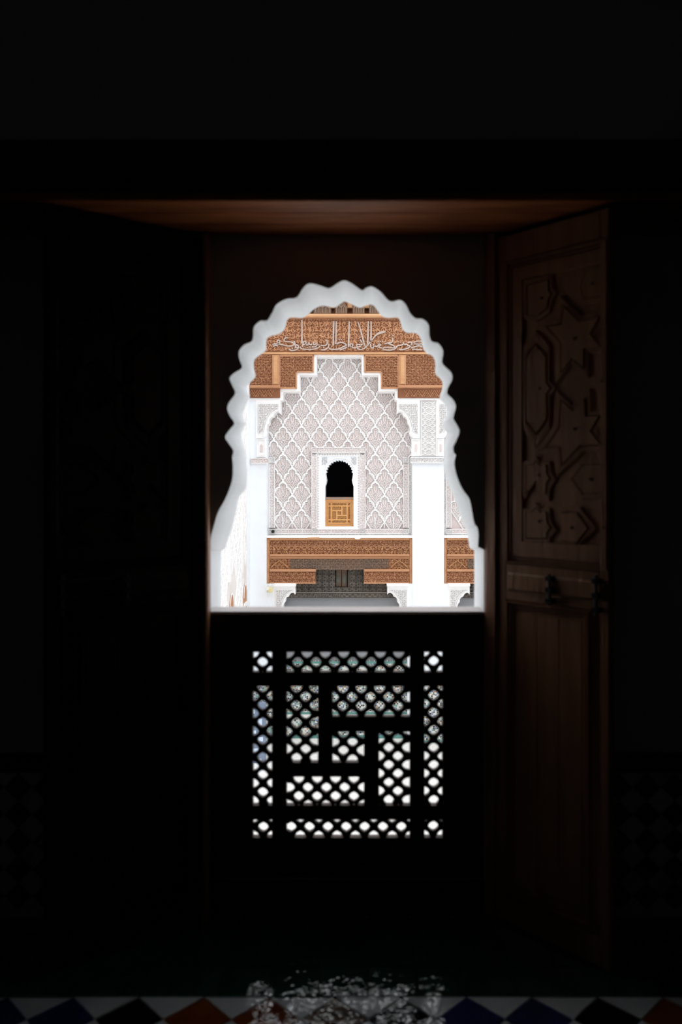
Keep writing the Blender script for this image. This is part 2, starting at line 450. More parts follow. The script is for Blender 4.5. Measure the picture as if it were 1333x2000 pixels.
# wall dado: dark border over diamonds, on both sides of the shutters
for x0, x1 in ((-RX, FX(396, YF) - 0.02), (FX(969, YF) + 0.02, RX)):
    zt = FZ(1508, YF)
    d = 0.0493
    nx = int((x1 - x0) / (2 * d)) + 1
    MB().box(x0, x1, YF - 0.008, YF, 0.0, zt).build('dado_ground', M['plaster_room'], wall_front)
    x = x0
    while x < x1 - 0.05:
        MB().cbox(x + 0.002, min(x + 0.146, x1), YF - 0.016, YF, zt + 0.002, FZ(1470, YF), 0.003).build('tile', M['t_black'], wall_front)
        x += 0.148
    lo = x0 < 0
    for j in range(6):
        for i in range(8):
            cx = (FX(38, YF) + (2 - i) * 2 * d) if lo else (FX(1262, YF) + (i - 2) * 2 * d)
            cz = FZ(1535 + 53 * j, YF)
            if cx - d < x0 or cx + d > x1 or cz < 0.05: continue
            e = d * 0.97
            MB().prism([(cx - e, cz), (cx, cz - e), (cx + e, cz), (cx, cz + e)], YF - 0.014, YF).build('tile', M['t_black'], wall_front)

# ------------------------------------------------------------------ the balustrade with its pierced screen
YL = 2.80
bal = thing('lattice_balustrade', 'dark wooden balustrade with pierced lattice fields under the white scalloped arch', 'balustrade', (FX(679, YL), YL, FZ(1716, YL)))
def member(name, x0, x1, yt, yb, y0=YL, y1=YL + 0.030, c=0.003, m='lattice'):
    return MB().cbox(FX(x0, YL), FX(x1, YL), y0, y1, FZ(yb, YL), FZ(yt, YL), c).build(name, M[m], bal)
MB().cbox(FX(405.2, YL), FX(946.8, YL), YL - 0.004, YL + 0.118, FZ(1218, YL), FZ(1197, YL), 0.004).build('sill_rail', M['lattice'], bal)
MB().box(FX(406, YL), FX(946, YL), YL + 0.002, YL + 0.116, FZ(1197, YL) - 0.001, FZ(1197, YL) + 0.004).build('sill_top', M['sill'], bal)
member('rail', 405.2, 946.8, 1218, 1274)
member('rail', 405.2, 946.8, 1637, 1716)
MB().cbox(FX(405.2, YL), FX(946.8, YL), YL - 0.004, YL + 0.06, 0.0, FZ(1717, YL), 0.004).build('plinth_board', M['lattice'], bal)
member('stile', 405.2, 494, 1274, 1637); member('stile', 865, 946.8, 1274, 1637)
member('rail', 494, 865, 1313, 1341); member('rail', 494, 865, 1574, 1602)
for a, b in ((531, 560), (801, 830)):
    for t, u in ((1274, 1313), (1341, 1574), (1602, 1637)):
        member('stile', a, b, t, u, YL + 0.001)
member('stile', 621, 650, 1341, 1490, YL + 0.001)
member('rail', 650, 801, 1400, 1430, YL + 0.001)
member('stile', 711, 741, 1430, 1574, YL + 0.001)
member('rail', 560, 711, 1490, 1518, YL + 0.001)
FIELDS = [(494, 531, 1274, 1313, 512.5, 1294), (560, 801, 1274, 1313, 581.5, 1294), (830, 865, 1274, 1313, 848, 1292),
          (494, 531, 1341, 1574, 513, 1378), (830, 865, 1341, 1574, 848, 1359), (560, 621, 1341, 1490, 597, 1362),
          (650, 801, 1341, 1400, 688, 1363), (650, 711, 1430, 1490, 671, 1467.5), (741, 801, 1430, 1574, 778, 1444.5),
          (560, 711, 1518, 1574, 601.5, 1540), (494, 531, 1602, 1637, 514, 1617), (560, 801, 1602, 1637, 604.6, 1617), (830, 865, 1602, 1637, 847, 1615)]
HX, HZ = 18.0, 17.1
def lattice_bars(x0, x1, y0, y1, ax, ay):
    """lists of (points, half widths) for the diagonal bars of a field; holes centred on (ax, ay) + (i HX, j HZ), i + j even"""
    out = []
    for s in (1, -1):
        for n in range(-60, 61):
            if n % 2 == 0: continue
            # bar through nodes with  i - s j = n  in hole units (nodes at odd i + j)
            P = []
            for q in range(-400, 401):
                j = q / 10
                i = n + s * j
                x = ax + i * HX; y = ay + j * HZ
                if x0 - 1 <= x <= x1 + 1 and y0 - 1 <= y <= y1 + 1:
                    # nodes: where the two bar families cross, at integer i, j of odd sum -> j half way between holes of the row
                    d = abs(j - 0.5 - math.floor(j)) * 2          # 1 at integer j, 0 between
                    u = min(1, max(0, (d - 0.08) / 0.67)); P.append((x, y, 3.5 + 2.7 * u * u * (3 - 2 * u)))
            if len(P) > 3: out.append(P)
    return out
def bar_mesh(P, Y, y0, y1, zc=1.0):
    L = []; Rr = []
    for i, (x, y, w) in enumerate(P):
        a = P[max(i - 1, 0)]; b = P[min(i + 1, len(P) - 1)]
        dx, dy = b[0] - a[0], b[1] - a[1]; l = math.hypot(dx, dy)
        nx, ny = -dy / l, dx / l
        L.append((FX(x + nx * w, Y), FZ(y + ny * w, Y))); Rr.append((FX(x - nx * w, Y), FZ(y - ny * w, Y)))
    m = MB(); k = len(P)
    for y in (y0, y1):
        m.v += [(x, y, z) for x, z in L] + [(x, y, z) for x, z in Rr]
    for i in range(k - 1):
        m.f += [(i, i + 1, k + i + 1, k + i), (2 * k + i, 3 * k + i, 3 * k + i + 1, 2 * k + i + 1), (i, 2 * k + i, 2 * k + i + 1, i + 1), (k + i, k + i + 1, 3 * k + i + 1, 3 * k + i)]
    m.f += [(0, k, 3 * k, 2 * k), (k - 1, 3 * k - 1, 4 * k - 1, 2 * k - 1)]
    return m
for fi in FIELDS:
    f = MB().cbox(FX(fi[0] - 2, YL), FX(fi[1] + 2, YL), YL + 0.024, YL + 0.029, FZ(fi[2] + 0.5, YL), FZ(fi[2] - 2, YL), 0.001).build('field', M['lattice'], bal)
    for bi, P in enumerate(lattice_bars(*fi)):
        bar_mesh(P[::2] if len(P) > 8 else P, YL, YL + 0.006 + 0.002 * (bi % 2), YL + 0.022).build('lattice_bar', M['lattice'], f)

# ------------------------------------------------------------------ the shutters
def leaf_px(hx, hy, fx, fy):
    W = math.hypot(fx - hx, fy - hy)
    def conv(px, py):
        d = (px - VX) / FPX
        t = (d * hy - hx) / ((fx - hx) - d * (fy - hy))
        Y = hy + (fy - hy) * t
        return t * W, EZ + (HY - py) / FPX * Y
    return W, conv
HRX, HRY, FRX, FRY = FX(970, 2.77), 2.77, FX(1190, 2.46), 2.46
W_R, conv = leaf_px(HRX, HRY, FRX, FRY)
def c8(P): return [conv(920 + x / 3.228, 360 + y / 3.228) for x, y in P]
def c1(P): return [conv(920 + x / 3.228, 900 + y / 3.228) for x, y in P]
INLAYS = [c8([(580, 760), (680, 860), (820, 830), (755, 940), (830, 1030), (710, 1040), (712, 1165), (635, 1100), (565, 1190), (565, 1000), (475, 895), (565, 880)]),
          c8([(565, 1355), (640, 1425), (718, 1345), (725, 1460), (820, 1455), (755, 1555), (830, 1645), (690, 1650), (570, 1775), (560, 1655), (470, 1660), (555, 1530)]),
          c8([(412, 1000), (475, 1080), (475, 1250), (505, 1285), (475, 1320), (475, 1490), (410, 1580), (345, 1490), (345, 1085)]),
          c8([(350, 635), (490, 595), (490, 665), (510, 690), (490, 720), (480, 785), (418, 830), (350, 815)]),
          c1([(345, 25), (385, 25), (410, 0), (430, 25), (475, 25), (480, 80), (500, 110), (475, 150), (470, 215), (408, 130), (345, 210)]),
          c1([(345, 320), (385, 320), (408, 290), (435, 320), (475, 320), (480, 385), (505, 425), (475, 460), (475, 490), (345, 490)]),
          c1([(565, 325), (670, 325), (740, 425), (670, 520), (555, 505), (615, 425)]),
          c1([(635, 115), (705, 25), (862, 20), (862, 205), (705, 210)]),
          c8([(720, 545), (862, 505), (862, 700), (710, 722), (690, 650)]),
          c8([(812, 1145), (862, 1142), (862, 1330), (818, 1330), (788, 1245)]),
          c1([(850, 340), (866, 338), (866, 420), (820, 500), (800, 500), (850, 425)])]
ZT = FZ(463, 2.77) - 0.004
Z_UP0 = conv(992, 1100)[1]; Z_UP1 = conv(992, 512)[1]; Z_LO1 = conv(996, 1172)[1]
def shutter(label, hx, hy, rz, sgn, W, wood='shutter'):
    t = thing('wooden_shutter', label, 'shutter', (hx, hy, 0.0), rz=rz)
    k = W / W_R * sgn
    def bx(name, a, b, y0, y1, z0, z1, c=0.003, m='shutter', par=t):
        x0, x1 = sorted((a * k, b * k))
        mb = MB().cbox(x0, x1, y0, y1, z0, z1, c)
        me = bpy.data.meshes.new(name); me.from_pydata(mb.v, [], mb.f); me.materials.append(M[wood if m == 'shutter' else m])
        o = bpy.data.objects.new(name, me); COL.objects.link(o); o.parent = par; return o
    def raw(name, mb, m, par=t):
        me = bpy.data.meshes.new(name); me.from_pydata([(x * k, y, z) for x, y, z in mb.v], [], mb.f if k > 0 else [f[::-1] for f in mb.f]); me.materials.append(M[wood if m == 'shutter' else m])
        o = bpy.data.objects.new(name, me); COL.objects.link(o); o.parent = par; return o
    w = W_R
    zb = 0.012
    bx('stile', 0.0, 0.040, -0.0, 0.034, zb, ZT); bx('stile', w - 0.030, w, 0.0, 0.034, zb, ZT)
    bx('rail', 0.040, w - 0.03, 0.0, 0.034, Z_UP1, ZT); bx('rail', 0.040, w - 0.03, 0.0, 0.034, Z_LO1, Z_UP0); bx('rail', 0.040, w - 0.03, 0.0, 0.034, zb, 0.10)
    bx('edge_roll', 0.052, w - 0.008, -0.012, 0.0, Z_LO1 + 0.035, Z_UP0 - 0.030, 0.006)
    up = bx('panel', 0.040, w - 0.03, 0.012, 0.028, Z_UP0, Z_UP1, 0.001)
    lo = bx('panel', 0.040, w - 0.03, 0.014, 0.028, 0.10, Z_LO1, 0.001)
    # mouldings round the panels
    for (a, b, z0, z1) in ((0.046, w + 0.03, Z_UP0 + 0.006, Z_UP1 - 0.006), (0.046, w - 0.072, 0.13, Z_LO1 - 0.006)):
        b = min(b, w - 0.008)
        for q, (off, hh) in enumerate(((0.0, 0.020), (0.012, 0.014), (0.021, 0.008))):
            P = [(a + off, z0 + off), (b - off, z0 + off), (b - off, z1 - off), (a + off, z1 - off)]
            raw('moulding', MB().stroke(P, 0.011, 0.014, hh, closed=True, top=0.4), 'shutter')
    # plain border of the carved panel
    x0 = conv(1022, 900)[0]; zb0_ = conv(1022, 1055)[1]; zt0_ = conv(1022, 550)[1]
    raw('border', MB().box(0.068, x0 - 0.006, 0.002, 0.014, Z_UP0 + 0.028, Z_UP1 - 0.028), 'shutter')
    raw('border', MB().box(x0 - 0.006, w - 0.010, 0.002, 0.014, Z_UP0 + 0.028, zb0_ - 0.004), 'shutter')
    raw('border', MB().box(x0 - 0.006, w - 0.010, 0.002, 0.014, zt0_ + 0.008, Z_UP1 - 0.028), 'shutter')
    # carved inlays, each edged by a groove, and strapwork ribs round them
    CLIP = [(sum(p[0] for p in P) / len(P), sum(p[1] for p in P) / len(P), P) for P in INLAYS]
    for P in INLAYS:
        cx = sum(p[0] for p in P) / len(P); cz = sum(p[1] for p in P) / len(P)
        P = [(min(max(x, 0.07), w - 0.012), z) for x, z in P]
        Q = [(cx + (x - cx) * 0.93, cz + (z - cz) * 0.95) for x, z in P]
        n = MB(); n.prism(Q, 0.001, 0.013)
        o = raw('inlay', n, 'shutter', up)
        n = MB().cyl((cx, -0.002, cz), (cx, 0.004, cz), 0.0045, 8)
        raw('nail', n, 'iron', o)
        for sc, hh in ((1.10, 0.008), (1.19, 0.0085), (1.28, 0.008), (1.37, 0.0075)):
            Q = [(min(max(cx + (x - cx) * sc, x0), w - 0.012), min(max(cz + (z - cz) * (1 + (sc - 1) * 0.7), zb0_), zt0_)) for x, z in P]
            ring = []
            for i in range(len(Q)):
                (xa, za), (xb, zb_i) = Q[i], Q[(i + 1) % len(Q)]
                n_ = max(2, int(math.hypot(xb - xa, zb_i - za) / 0.008))
                ring += [(xa + (xb - xa) * g / n_, za + (zb_i - za) * g / n_) for g in range(n_)]
            free = [not any(inside([(cxx + (u_ - cxx) * 1.03, czz + (v_ - czz) * 1.02) for u_, v_ in pp], x, z) for cxx, czz, pp in CLIP) for x, z in ring]
            mbs = MB(); run = []
            for q_, p_ in list(zip(free, ring)) + [(free[0], ring[0])]:
                if q_: run.append(p_)
                if (not q_) and run:
                    if len(run) > 1: mbs.stroke(run, 0.007, 0.013, hh, top=0.7)
                    run = []
            if len(run) > 1: mbs.stroke(run, 0.007, 0.013, hh, top=0.7)
            if mbs.v: raw('strapwork', mbs, 'shutter', up)
    # iron bolts across the middle rail
    for px, z0, z1 in ((1080, 1120, 1182), (1171, 1122, 1202)):
        a = conv(px, z0); b = conv(px, z1)
        bo = raw('bolt', MB().cyl((a[0], -0.020, b[1]), (a[0], -0.020, a[1]), 0.006, 8), 'iron')
        for q in (0.15, 0.5, 0.85):
            z = b[1] + (a[1] - b[1]) * q
            raw('keeper', MB().box(a[0] - 0.011, a[0] + 0.011, -0.028, 0.0, z - 0.008, z + 0.008), 'iron', bo)
    # planks of the plain lower panel
    xa = 0.075; xb = w - 0.10
    for i in range(3):
        raw('plank', MB().cbox(xa + (xb - xa) * i / 3 + 0.0006, xa + (xb - xa) * (i + 1) / 3 - 0.0006, 0.010, 0.016, 0.16, Z_LO1 - 0.04, 0.001), 'shutter', lo)
    return t
shutter('carved brown shutter with star inlays, standing open on the side lit by the window', HRX, HRY, math.atan2(FRY - HRY, FRX - HRX), 1, W_R)
HLX, HLY, FLX, FLY = FX(397, 2.77), 2.77, FX(90, 2.46), 2.46
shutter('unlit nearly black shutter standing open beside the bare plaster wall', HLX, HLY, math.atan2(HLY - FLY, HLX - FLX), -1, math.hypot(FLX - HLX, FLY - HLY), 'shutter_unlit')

# ------------------------------------------------------------------ the courtyard shell
YW, YP = 24.6, 24.0                 # stucco wall plane, pillar and lintel plane
ZG = -6.27                          # courtyard paving
XL, XR = FX(487, YP), 8.2
court = struct('floor_courtyard', MB().box(XL - 3, XR + 0.5, YB, 30, ZG - 0.3, ZG - 0.01), M['marble'], 'white marble paving of the courtyard below', 'paving', (0, 15, ZG))
mb = MB()
for j in range(16):
    for i in range(18):
        x = XL - 1.2 + i * 0.72; y = 12.6 + j * 0.72
        if x + 0.7 > XR: continue
        mb.box(x, x + 0.71, y, y + 0.71, ZG - 0.02, ZG)
stuff(mb.build('paving_slabs', M['marble'], court))
struct('wall_near_courtyard', MB().box(XL - 3, XR, YB - 0.3, YB, ZG, -0.3).box(XL - 3, -RX, YB - 0.3, YB, -0.3, 9.5).box(RX, XR, YB - 0.3, YB, -0.3, 9.5).box(-RX, RX, YB - 0.3, YB, RZ, 9.5),
       M['white'], 'outer face of the wall that holds the near window', 'wall', (0, YB, ZG))
struct('wall_right_courtyard', MB().box(XR, XR + 0.4, YB, 27, ZG, 9.5), M['white'], 'white side wall closing the courtyard past the second bay', 'wall', (XR, 15, ZG))

# far wall: slab behind everything, with the hole of the far window
WX0, WX1, WT, WB = 627, 699, 886, 1030
mb = MB()
xl, xr = FX(480, YW) - 0.6, XR
zt, zb = FZ(560, YW), FZ(1050, YW)
hx0, hx1, hz0, hz1 = FX(634, YW), FX(692, YW), FZ(1029, YW), FZ(890, YW)
for a in ((xl, hx0, zb, zt), (hx1, xr, zb, zt), (hx0, hx1, hz1, zt), (hx0, hx1, zb, hz0)):
    mb.box(a[0], a[1], YW, YW + 0.5, a[2], a[3])
wall_far = struct('wall_far', mb, M['stucco_ground'], 'far courtyard wall covered in pale carved lozenge stucco', 'wall', (0, YW, zb))
struct('roof_far', MB().box(xl, xr, YP - 0.1, 28, FZ(560, YP), FZ(545, YP)).box(xl, xr, 27.6, 28, ZG, FZ(545, YP)), M['white'], 'roof and back wall of the range beyond the carved wall', 'wall', (0, 26, 5))

# lozenge motif: one mesh, copied
PXW = YW / FPX
def motif_mesh(upper=False):
    n = MB()
    def st(P, w, h, closed=False, mirror=True, sm=3):
        if upper and max(p[1] for p in P) > 30: return
        P = smooth(P, sm, closed) if sm > 1 else P
        for s in ((1, -1) if mirror else (1,)):
            n.stroke([(s * x * PXW, -y * PXW) for x, y in P], w * PXW, 0, h, closed=closed)
    edge = [(0, -0.5), (0.8, 2.6), (1.7, 5.6), (4.4, 6.2), (6.8, 8.6), (7.2, 12.2), (6.9, 14.6), (10.0, 14.6), (13.6, 16.6), (15.4, 20.2), (15.2, 23.6), (16.4, 25.4), (18, 27)]
    st(edge, 3.0, 0.09)
    st([(0, 8.6), (2.6, 9.0), (4.4, 11.0), (4.6, 14.5), (4.4, 17.4)], 1.0, 0.05)
    st([(18, 27), (14, 33), (9.5, 40), (4.6, 47), (0, 53.6)], 2.3, 0.08, sm=1)
    st([(15, 27.4), (12.4, 32.2), (8.0, 38.6), (3.8, 44.6), (0, 49.6)], 0.9, 0.05, sm=1)
    st([(2.2, 11.5), (2.2, 19), (0, 23.5)], 1.1, 0.055, sm=1)
    st([(6.4, 17.8), (9.2, 17.6), (12.2, 19.4), (13.0, 23.0), (12.0, 27.4), (9.0, 29.6), (6.6, 27.2), (6.2, 22.0)], 1.2, 0.06, closed=True)
    st([(9.4, 21), (9.8, 26)], 1.3, 0.035, sm=1)
    st([(2.9 * math.cos(t * 0.785), 33.0 + 2.9 * math.sin(t * 0.785)) for t in range(8)], 1.25, 0.06, closed=True, mirror=False, sm=1)
    st([(0.9 * math.cos(t * 1.05), 33.0 + 0.9 * math.sin(t * 1.05)) for t in range(6)], 0.9, 0.04, closed=True, mirror=False, sm=1)
    st([(0, 23.5), (3.4, 26.0), (4.8, 30), (6.6, 32.6), (10.6, 31.4)], 1.1, 0.05)
    st([(0, 25.5), (1.8, 28), (0, 30)], 0.9, 0.04, sm=1)
    st([(9.0, 34.6), (5.0, 36.6), (2.4, 40), (0, 45)], 1.15, 0.055)
    st([(0, 36.8), (1.6, 39.2), (0, 42)], 0.9, 0.04, sm=1)
    return n
motif = motif_mesh().build('lozenge', M['stucco'], wall_far, (0, 0, 0))
motif_src = motif
region = [(521, 1031), (521, 895), (521, 860), (535, 780), (550, 766), (550, 758), (577, 758), (577, 724), (613, 724), (613, 690), (712, 690), (712, 724), (746, 724), (746, 758), (780, 758), (780, 782), (802, 860), (802, 1031)]
wloc = LOC['wall_far']
first = True
def put_lozenges(x_lo, x_hi, y_lo, y_hi, keep):
    global first
    for r in range(-4, 12):
        for c in range(-6, 14):
            x = 589.4 + 36 * c + (18 if r % 2 else 0); y = 776 + 27 * r
            if not (x_lo <= x <= x_hi and y_lo <= y <= y_hi): continue
            if not keep(x, y + 27): continue
            loc = (FX(x, YW) - wloc[0], -0.001, FZ(y, YW) - wloc[2])
            if first: motif_src.location = loc; first = False
            else: linked(motif_src, wall_far, loc)
def keep_main(x, y):
    if 622 < x < 702 and y > 880: return False
    near = any(inside(region, x + dx, y + dy) for dx in (-15, 0, 15) for dy in (-22, 0, 22))
    return near and 515 < x < 808 and y < 1040
put_lozenges(500, 830, 660, 1012, keep_main)
# half motifs that end on the frame of the far window
half = None
for x in (625.4, 643.4, 661.4, 679.4, 697.4):
    r_ = 3
    if abs(((x - 589.4) / 18) % 2 - 1) > 0.5: continue
    loc = (FX(x, YW) - wloc[0], -0.001, FZ(776 + 27 * r_, YW) - wloc[2])
    if half is None:
        half = motif_mesh(True).build('half_lozenge', M['stucco'], wall_far, (0, 0, 0)); half.location = loc
    else: linked(half, wall_far, loc)
put_lozenges(884, 945, 860, 1012, lambda x, y: True)

# bands and frames of the far wall (raised slabs with carved ribs)
def carved_band(parent, x0, x1, yt, yb, Y, cell, seed, w=0.95, h=0.03, ground='stucco_ground', rib='stucco', frame=1.4, thick=0.09, kinds='sslcw', name='border_band', fr_h=0.05):
    o = MB().pbox(x0, x1, yt, yb, Y, Y + thick).build(name, M[ground], parent)
    mb = MB()
    i = frame
    scrolls(mb, [(x0 + i, yt + i), (x1 - i, yt + i), (x1 - i, yb - i), (x0 + i, yb - i)], Y, cell, seed, w, h, kinds)
    if mb.v: stuff(mb.build('carving', M[rib], o))
    if frame:
        f = MB()
        f.pstroke([(x0 + .5, yt + .5), (x1 - .5, yt + .5), (x1 - .5, yb - .5), (x0 + .5, yb - .5)], frame, Y, fr_h, closed=True, top=0.8)
        f.build('fillet', M[rib], o)
    return o
YBD = YW - 0.10
carved_band(wall_far, 526, 537.5, 905, 1031, YBD, 5.2, 1)
carved_band(wall_far, 526, 537.5, 893, 904.5, YBD, 4.5, 2, ground='stucco_grey')
carved_band(wall_far, 787.5, 798.5, 905, 1031, YBD, 5.2, 3)
carved_band(wall_far, 787.5, 798.5, 893, 904.5, YBD, 4.5, 4, ground='stucco_grey')
carved_band(wall_far, 538, 609, 1033, 1042, YBD, 4.6, 5)
carved_band(wall_far, 526, 538, 1033, 1042, YBD, 4.6, 55, ground='stucco_grey')
carved_band(wall_far, 620, 703, 1033, 1042, YBD, 4.6, 6)
carved_band(wall_far, 609, 620, 1033, 1042, YBD, 4.4, 56, ground='stucco_grey')
carved_band(wall_far, 714, 787, 1033, 1042, YBD, 4.6, 7)
carved_band(wall_far, 703, 714, 1033, 1042, YBD, 4.4, 57, ground='stucco_grey')
carved_band(wall_far, 787, 798.5, 1033, 1042, YBD, 4.4, 58, ground='stucco_grey')
carved_band(wall_far, 520, 806, 1042, 1047.5, YBD, 3.6, 8, w=0.8, ground='stucco_grey', frame=0.6)
carved_band(wall_far, 521, 526, 893, 1042, YBD, 3.4, 9, w=0.8, ground='stucco_grey', frame=0.6)
carved_band(wall_far, 798.5, 804, 893, 1042, YBD, 3.4, 10, w=0.8, ground='stucco_grey', frame=0.6)
# second bay
carved_band(wall_far, 872, 882, 905, 1031, YBD, 5.2, 11); carved_band(wall_far, 867, 872, 893, 1042, YBD, 3.4, 12, w=0.8, ground='stucco_grey', frame=0.6)
carved_band(wall_far, 882, 940, 1033, 1042, YBD, 4.6, 13); carved_band(wall_far, 872, 882, 1033, 1042, YBD, 4.4, 59, ground='stucco_grey'); carved_band(wall_far, 867, 940, 1042, 1047.5, YBD, 3.6, 14, w=0.8, ground='stucco_grey', frame=0.6)
# little columns of the bottom row of niches
for x in list(range(553, 608, 18)) + list(range(715, 787, 18)):
    mb = MB(); mb.pstroke([(x, 1010), (x, 1031)], 2.2, YW, 0.09)
    mb.build('niche_column', M['stucco'], wall_far)

# ------------------------------------------------------------------ far window
YWF = YW - 0.14
win2 = struct('window_2', MB().pbox(609, 620, 888, 1033, YWF, YW).pbox(703, 714, 888, 1033, YWF, YW).pbox(609, 714, 874, 885, YWF, YW), M['stucco_ground'],
              'small arched far window framed by bands of carved stucco', 'window', (FX(663, YWF), YWF, FZ(1033, YWF)))
def win_band(x0, x1, yt, yb, seed, grey=False, cell=5.0):
    mb = MB(); scrolls(mb, [(x0 + 1, yt + 1), (x1 - 1, yt + 1), (x1 - 1, yb - 1), (x0 + 1, yb - 1)], YWF, cell, seed, 0.95, 0.03, 'sslcw')
    stuff(mb.build('carving', M['stucco'], win2))
    MB().pstroke([(x0 + .5, yt + .5), (x1 - .5, yt + .5), (x1 - .5, yb - .5), (x0 + .5, yb - .5)], 1.4, YWF, 0.05, closed=True, top=0.8).build('fillet', M['stucco'], win2)
win_band(609, 620, 885, 1033, 21); win_band(703, 714, 885, 1033, 22); win_band(620, 703, 874, 885, 23); win_band(609, 620, 874, 885, 24); win_band(703, 714, 874, 885, 25)
# toothed border
mb = MB().pbox(620, 626.5, 885, 1033, YWF + 0.03, YW).pbox(697, 703, 885, 1033, YWF + 0.03, YW).pbox(626.5, 697, 885, 891, YWF + 0.03, YW)
mb.build('toothed_border', M['stucco'], win2)
mb = MB()
for y in range(894, 1030, 5):
    for x in (622.6, 700.4):
        mb.pprism([(x - 1.6, y - 1.6), (x + 1.6, y), (x - 1.6, y + 1.6)] if x < 660 else [(x + 1.6, y - 1.6), (x - 1.6, y), (x + 1.6, y + 1.6)], YWF + 0.015, YWF + 0.03)
for x in range(625, 700, 5):
    mb.pprism([(x - 1.8, 886.6), (x + 1.8, 886.6), (x, 889.6)], YWF + 0.015, YWF + 0.03)
stuff(mb.build('teeth', M['stucco_grey'], win2))
# white scalloped surround
a_pts = []
cx, cy, r = 663.2, 924.5, 26.8
a_pts += [(635.5, 1028.5), (635.5, 950), (637.5, 944), (638.6, 938), (637.6, 933.5)]
N = 14
for i in range(N + 1):
    t = math.pi - i * math.pi / N
    a_pts.append((cx + r * math.cos(t), cy - r * 0.98 * math.sin(t)))
    if i < N:
        t2 = t - math.pi / N / 2
        a_pts.append((cx + (r - 2.6) * math.cos(t2), cy - (r - 2.6) * 0.98 * math.sin(t2)))
a_pts += [(688.8, 933.5), (687.8, 938), (689, 944), (691, 950), (691, 1028.5)]
YS = YW - 0.10
outer2 = [(627, 1032), (627, 891), (698, 891), (698, 1032)]
h2 = [(FX(x, YS), FZ(y, YS)) for x, y in a_pts]
def to_frame(x, y):
    if y > 924.4: return [626.4 if x < 663 else 698.4, min(y, 1028.4)]
    ox, oy = 663.2, 924.5
    dx, dy = x - ox, y - oy
    k_ = min([q for q in ((626.4 - ox) / dx if dx < 0 else 9e9, (698.4 - ox) / dx if dx > 0 else 9e9, (890.6 - oy) / dy if dy < 0 else 9e9, (1033.6 - oy) / dy if dy > 0 else 9e9)])
    return [ox + dx * k_, oy + dy * k_]
o2 = [to_frame(x, y) for x, y in a_pts]
side_of = lambda p: min(((abs(p[0] - 626.4), 0), (abs(p[0] - 698.4), 1), (abs(p[1] - 890.6), 2), (abs(p[1] - 1033.6), 3)))[1]
o3, h3 = [], []
for q in range(len(o2)):
    a_, b_ = o2[q], o2[(q + 1) % len(o2)]
    o3.append(a_); h3.append(h2[q])
    sa, sb = side_of(a_), side_of(b_)
    if sa != sb:
        ids = {sa, sb}
        if ids == {0, 1}:
            o3 += [[698.4, 1033.6], [626.4, 1033.6]]; h3 += [h2[q], h2[(q + 1) % len(h2)]]
        else:
            o3.append([626.4 if 0 in ids else 698.4, 890.6 if 2 in ids else 1033.6]); h3.append(h2[q])
o2, h2 = o3, h3
o2 = [(FX(x, YS), FZ(y, YS)) for x, y in o2]
mb = MB(); mb.v = [(x, YS, z) for x, z in o2 + h2]
nn = len(h2)
mb.f = [(i, nn + i, nn + (i + 1) % nn, (i + 1) % nn) for i in range(nn)]
n0 = nn; kk = nn
base = len(mb.v); mb.v += [(x, YW + 0.5, z) for x, z in h2]
for i in range(kk):
    j = (i + 1) % kk
    mb.f.append((n0 + i, n0 + j, base + j, base + i))
mb.build('scalloped_surround', M['white'], win2)
# spandrel carving and arch band round the scallops
mb = MB()
for x0, x1 in ((629, 640), (686, 697)):
    scrolls(mb, [(x0, 893), (x1, 893), (x1, 908), (x0, 908)], YS, 4.0, x0, 0.8, 0.02, 'slcw')
stuff(mb.build('carving', M['stucco_grey'], win2))
MB().pstroke([(cx + 31.2 * math.cos(t), 925 - 31.2 * math.sin(t)) for t in [math.pi * q / 20 for q in range(21)]], 2.2, YS, 0.04).build('archivolt', M['stucco'], win2)
# room behind it, its darkness put into the box colour
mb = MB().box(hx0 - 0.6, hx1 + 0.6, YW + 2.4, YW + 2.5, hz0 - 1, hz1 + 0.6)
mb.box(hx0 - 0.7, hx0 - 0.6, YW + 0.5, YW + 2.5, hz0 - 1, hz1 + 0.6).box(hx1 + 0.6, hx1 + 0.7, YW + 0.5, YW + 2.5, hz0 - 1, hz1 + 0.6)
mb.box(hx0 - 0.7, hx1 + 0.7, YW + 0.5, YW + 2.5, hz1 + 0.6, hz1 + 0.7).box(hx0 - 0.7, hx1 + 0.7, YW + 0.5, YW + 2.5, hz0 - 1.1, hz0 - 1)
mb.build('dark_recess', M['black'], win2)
# its honey coloured balustrade
YQ = YW + 0.02
fb = thing('lattice_balustrade', 'small honey coloured lattice balustrade in the far arched window', 'balustrade', (FX(663, YQ), YQ, FZ(1028, YQ)))
def mem(name, x0, x1, yt, yb, y0=0.0, m='honey', d=0.07, c=0.004):
    return MB().cbox(FX(x0, YQ), FX(x1, YQ), YQ + y0, YQ + y0 + d, FZ(yb, YQ), FZ(yt, YQ), c).build(name, M[m], fb)
mem('sill_rail', 635.6, 691, 971, 975.5, -0.02, 'wood_grey', 0.16)
mem('rail', 635.6, 691, 975.5, 981); mem('rail', 635.6, 691, 1022, 1028)
mem('stile', 635.6, 641, 981, 1022); mem('stile', 685.6, 691, 981, 1022)
MB().pstroke([(640, 979.6), (686, 979.6), (686, 1023.5), (640, 1023.5)], 1.4, YQ, 0.02, closed=True).build('moulding', M['wood_light'], fb)
BX0, BX1, BY0, BY1 = 641, 685.6, 981, 1022
def bmap(x, y): return (BX0 + (x - 480) / (878 - 480) * (BX1 - BX0), BY0 + (y - 1258) / (1652 - 1258) * (BY1 - BY0))
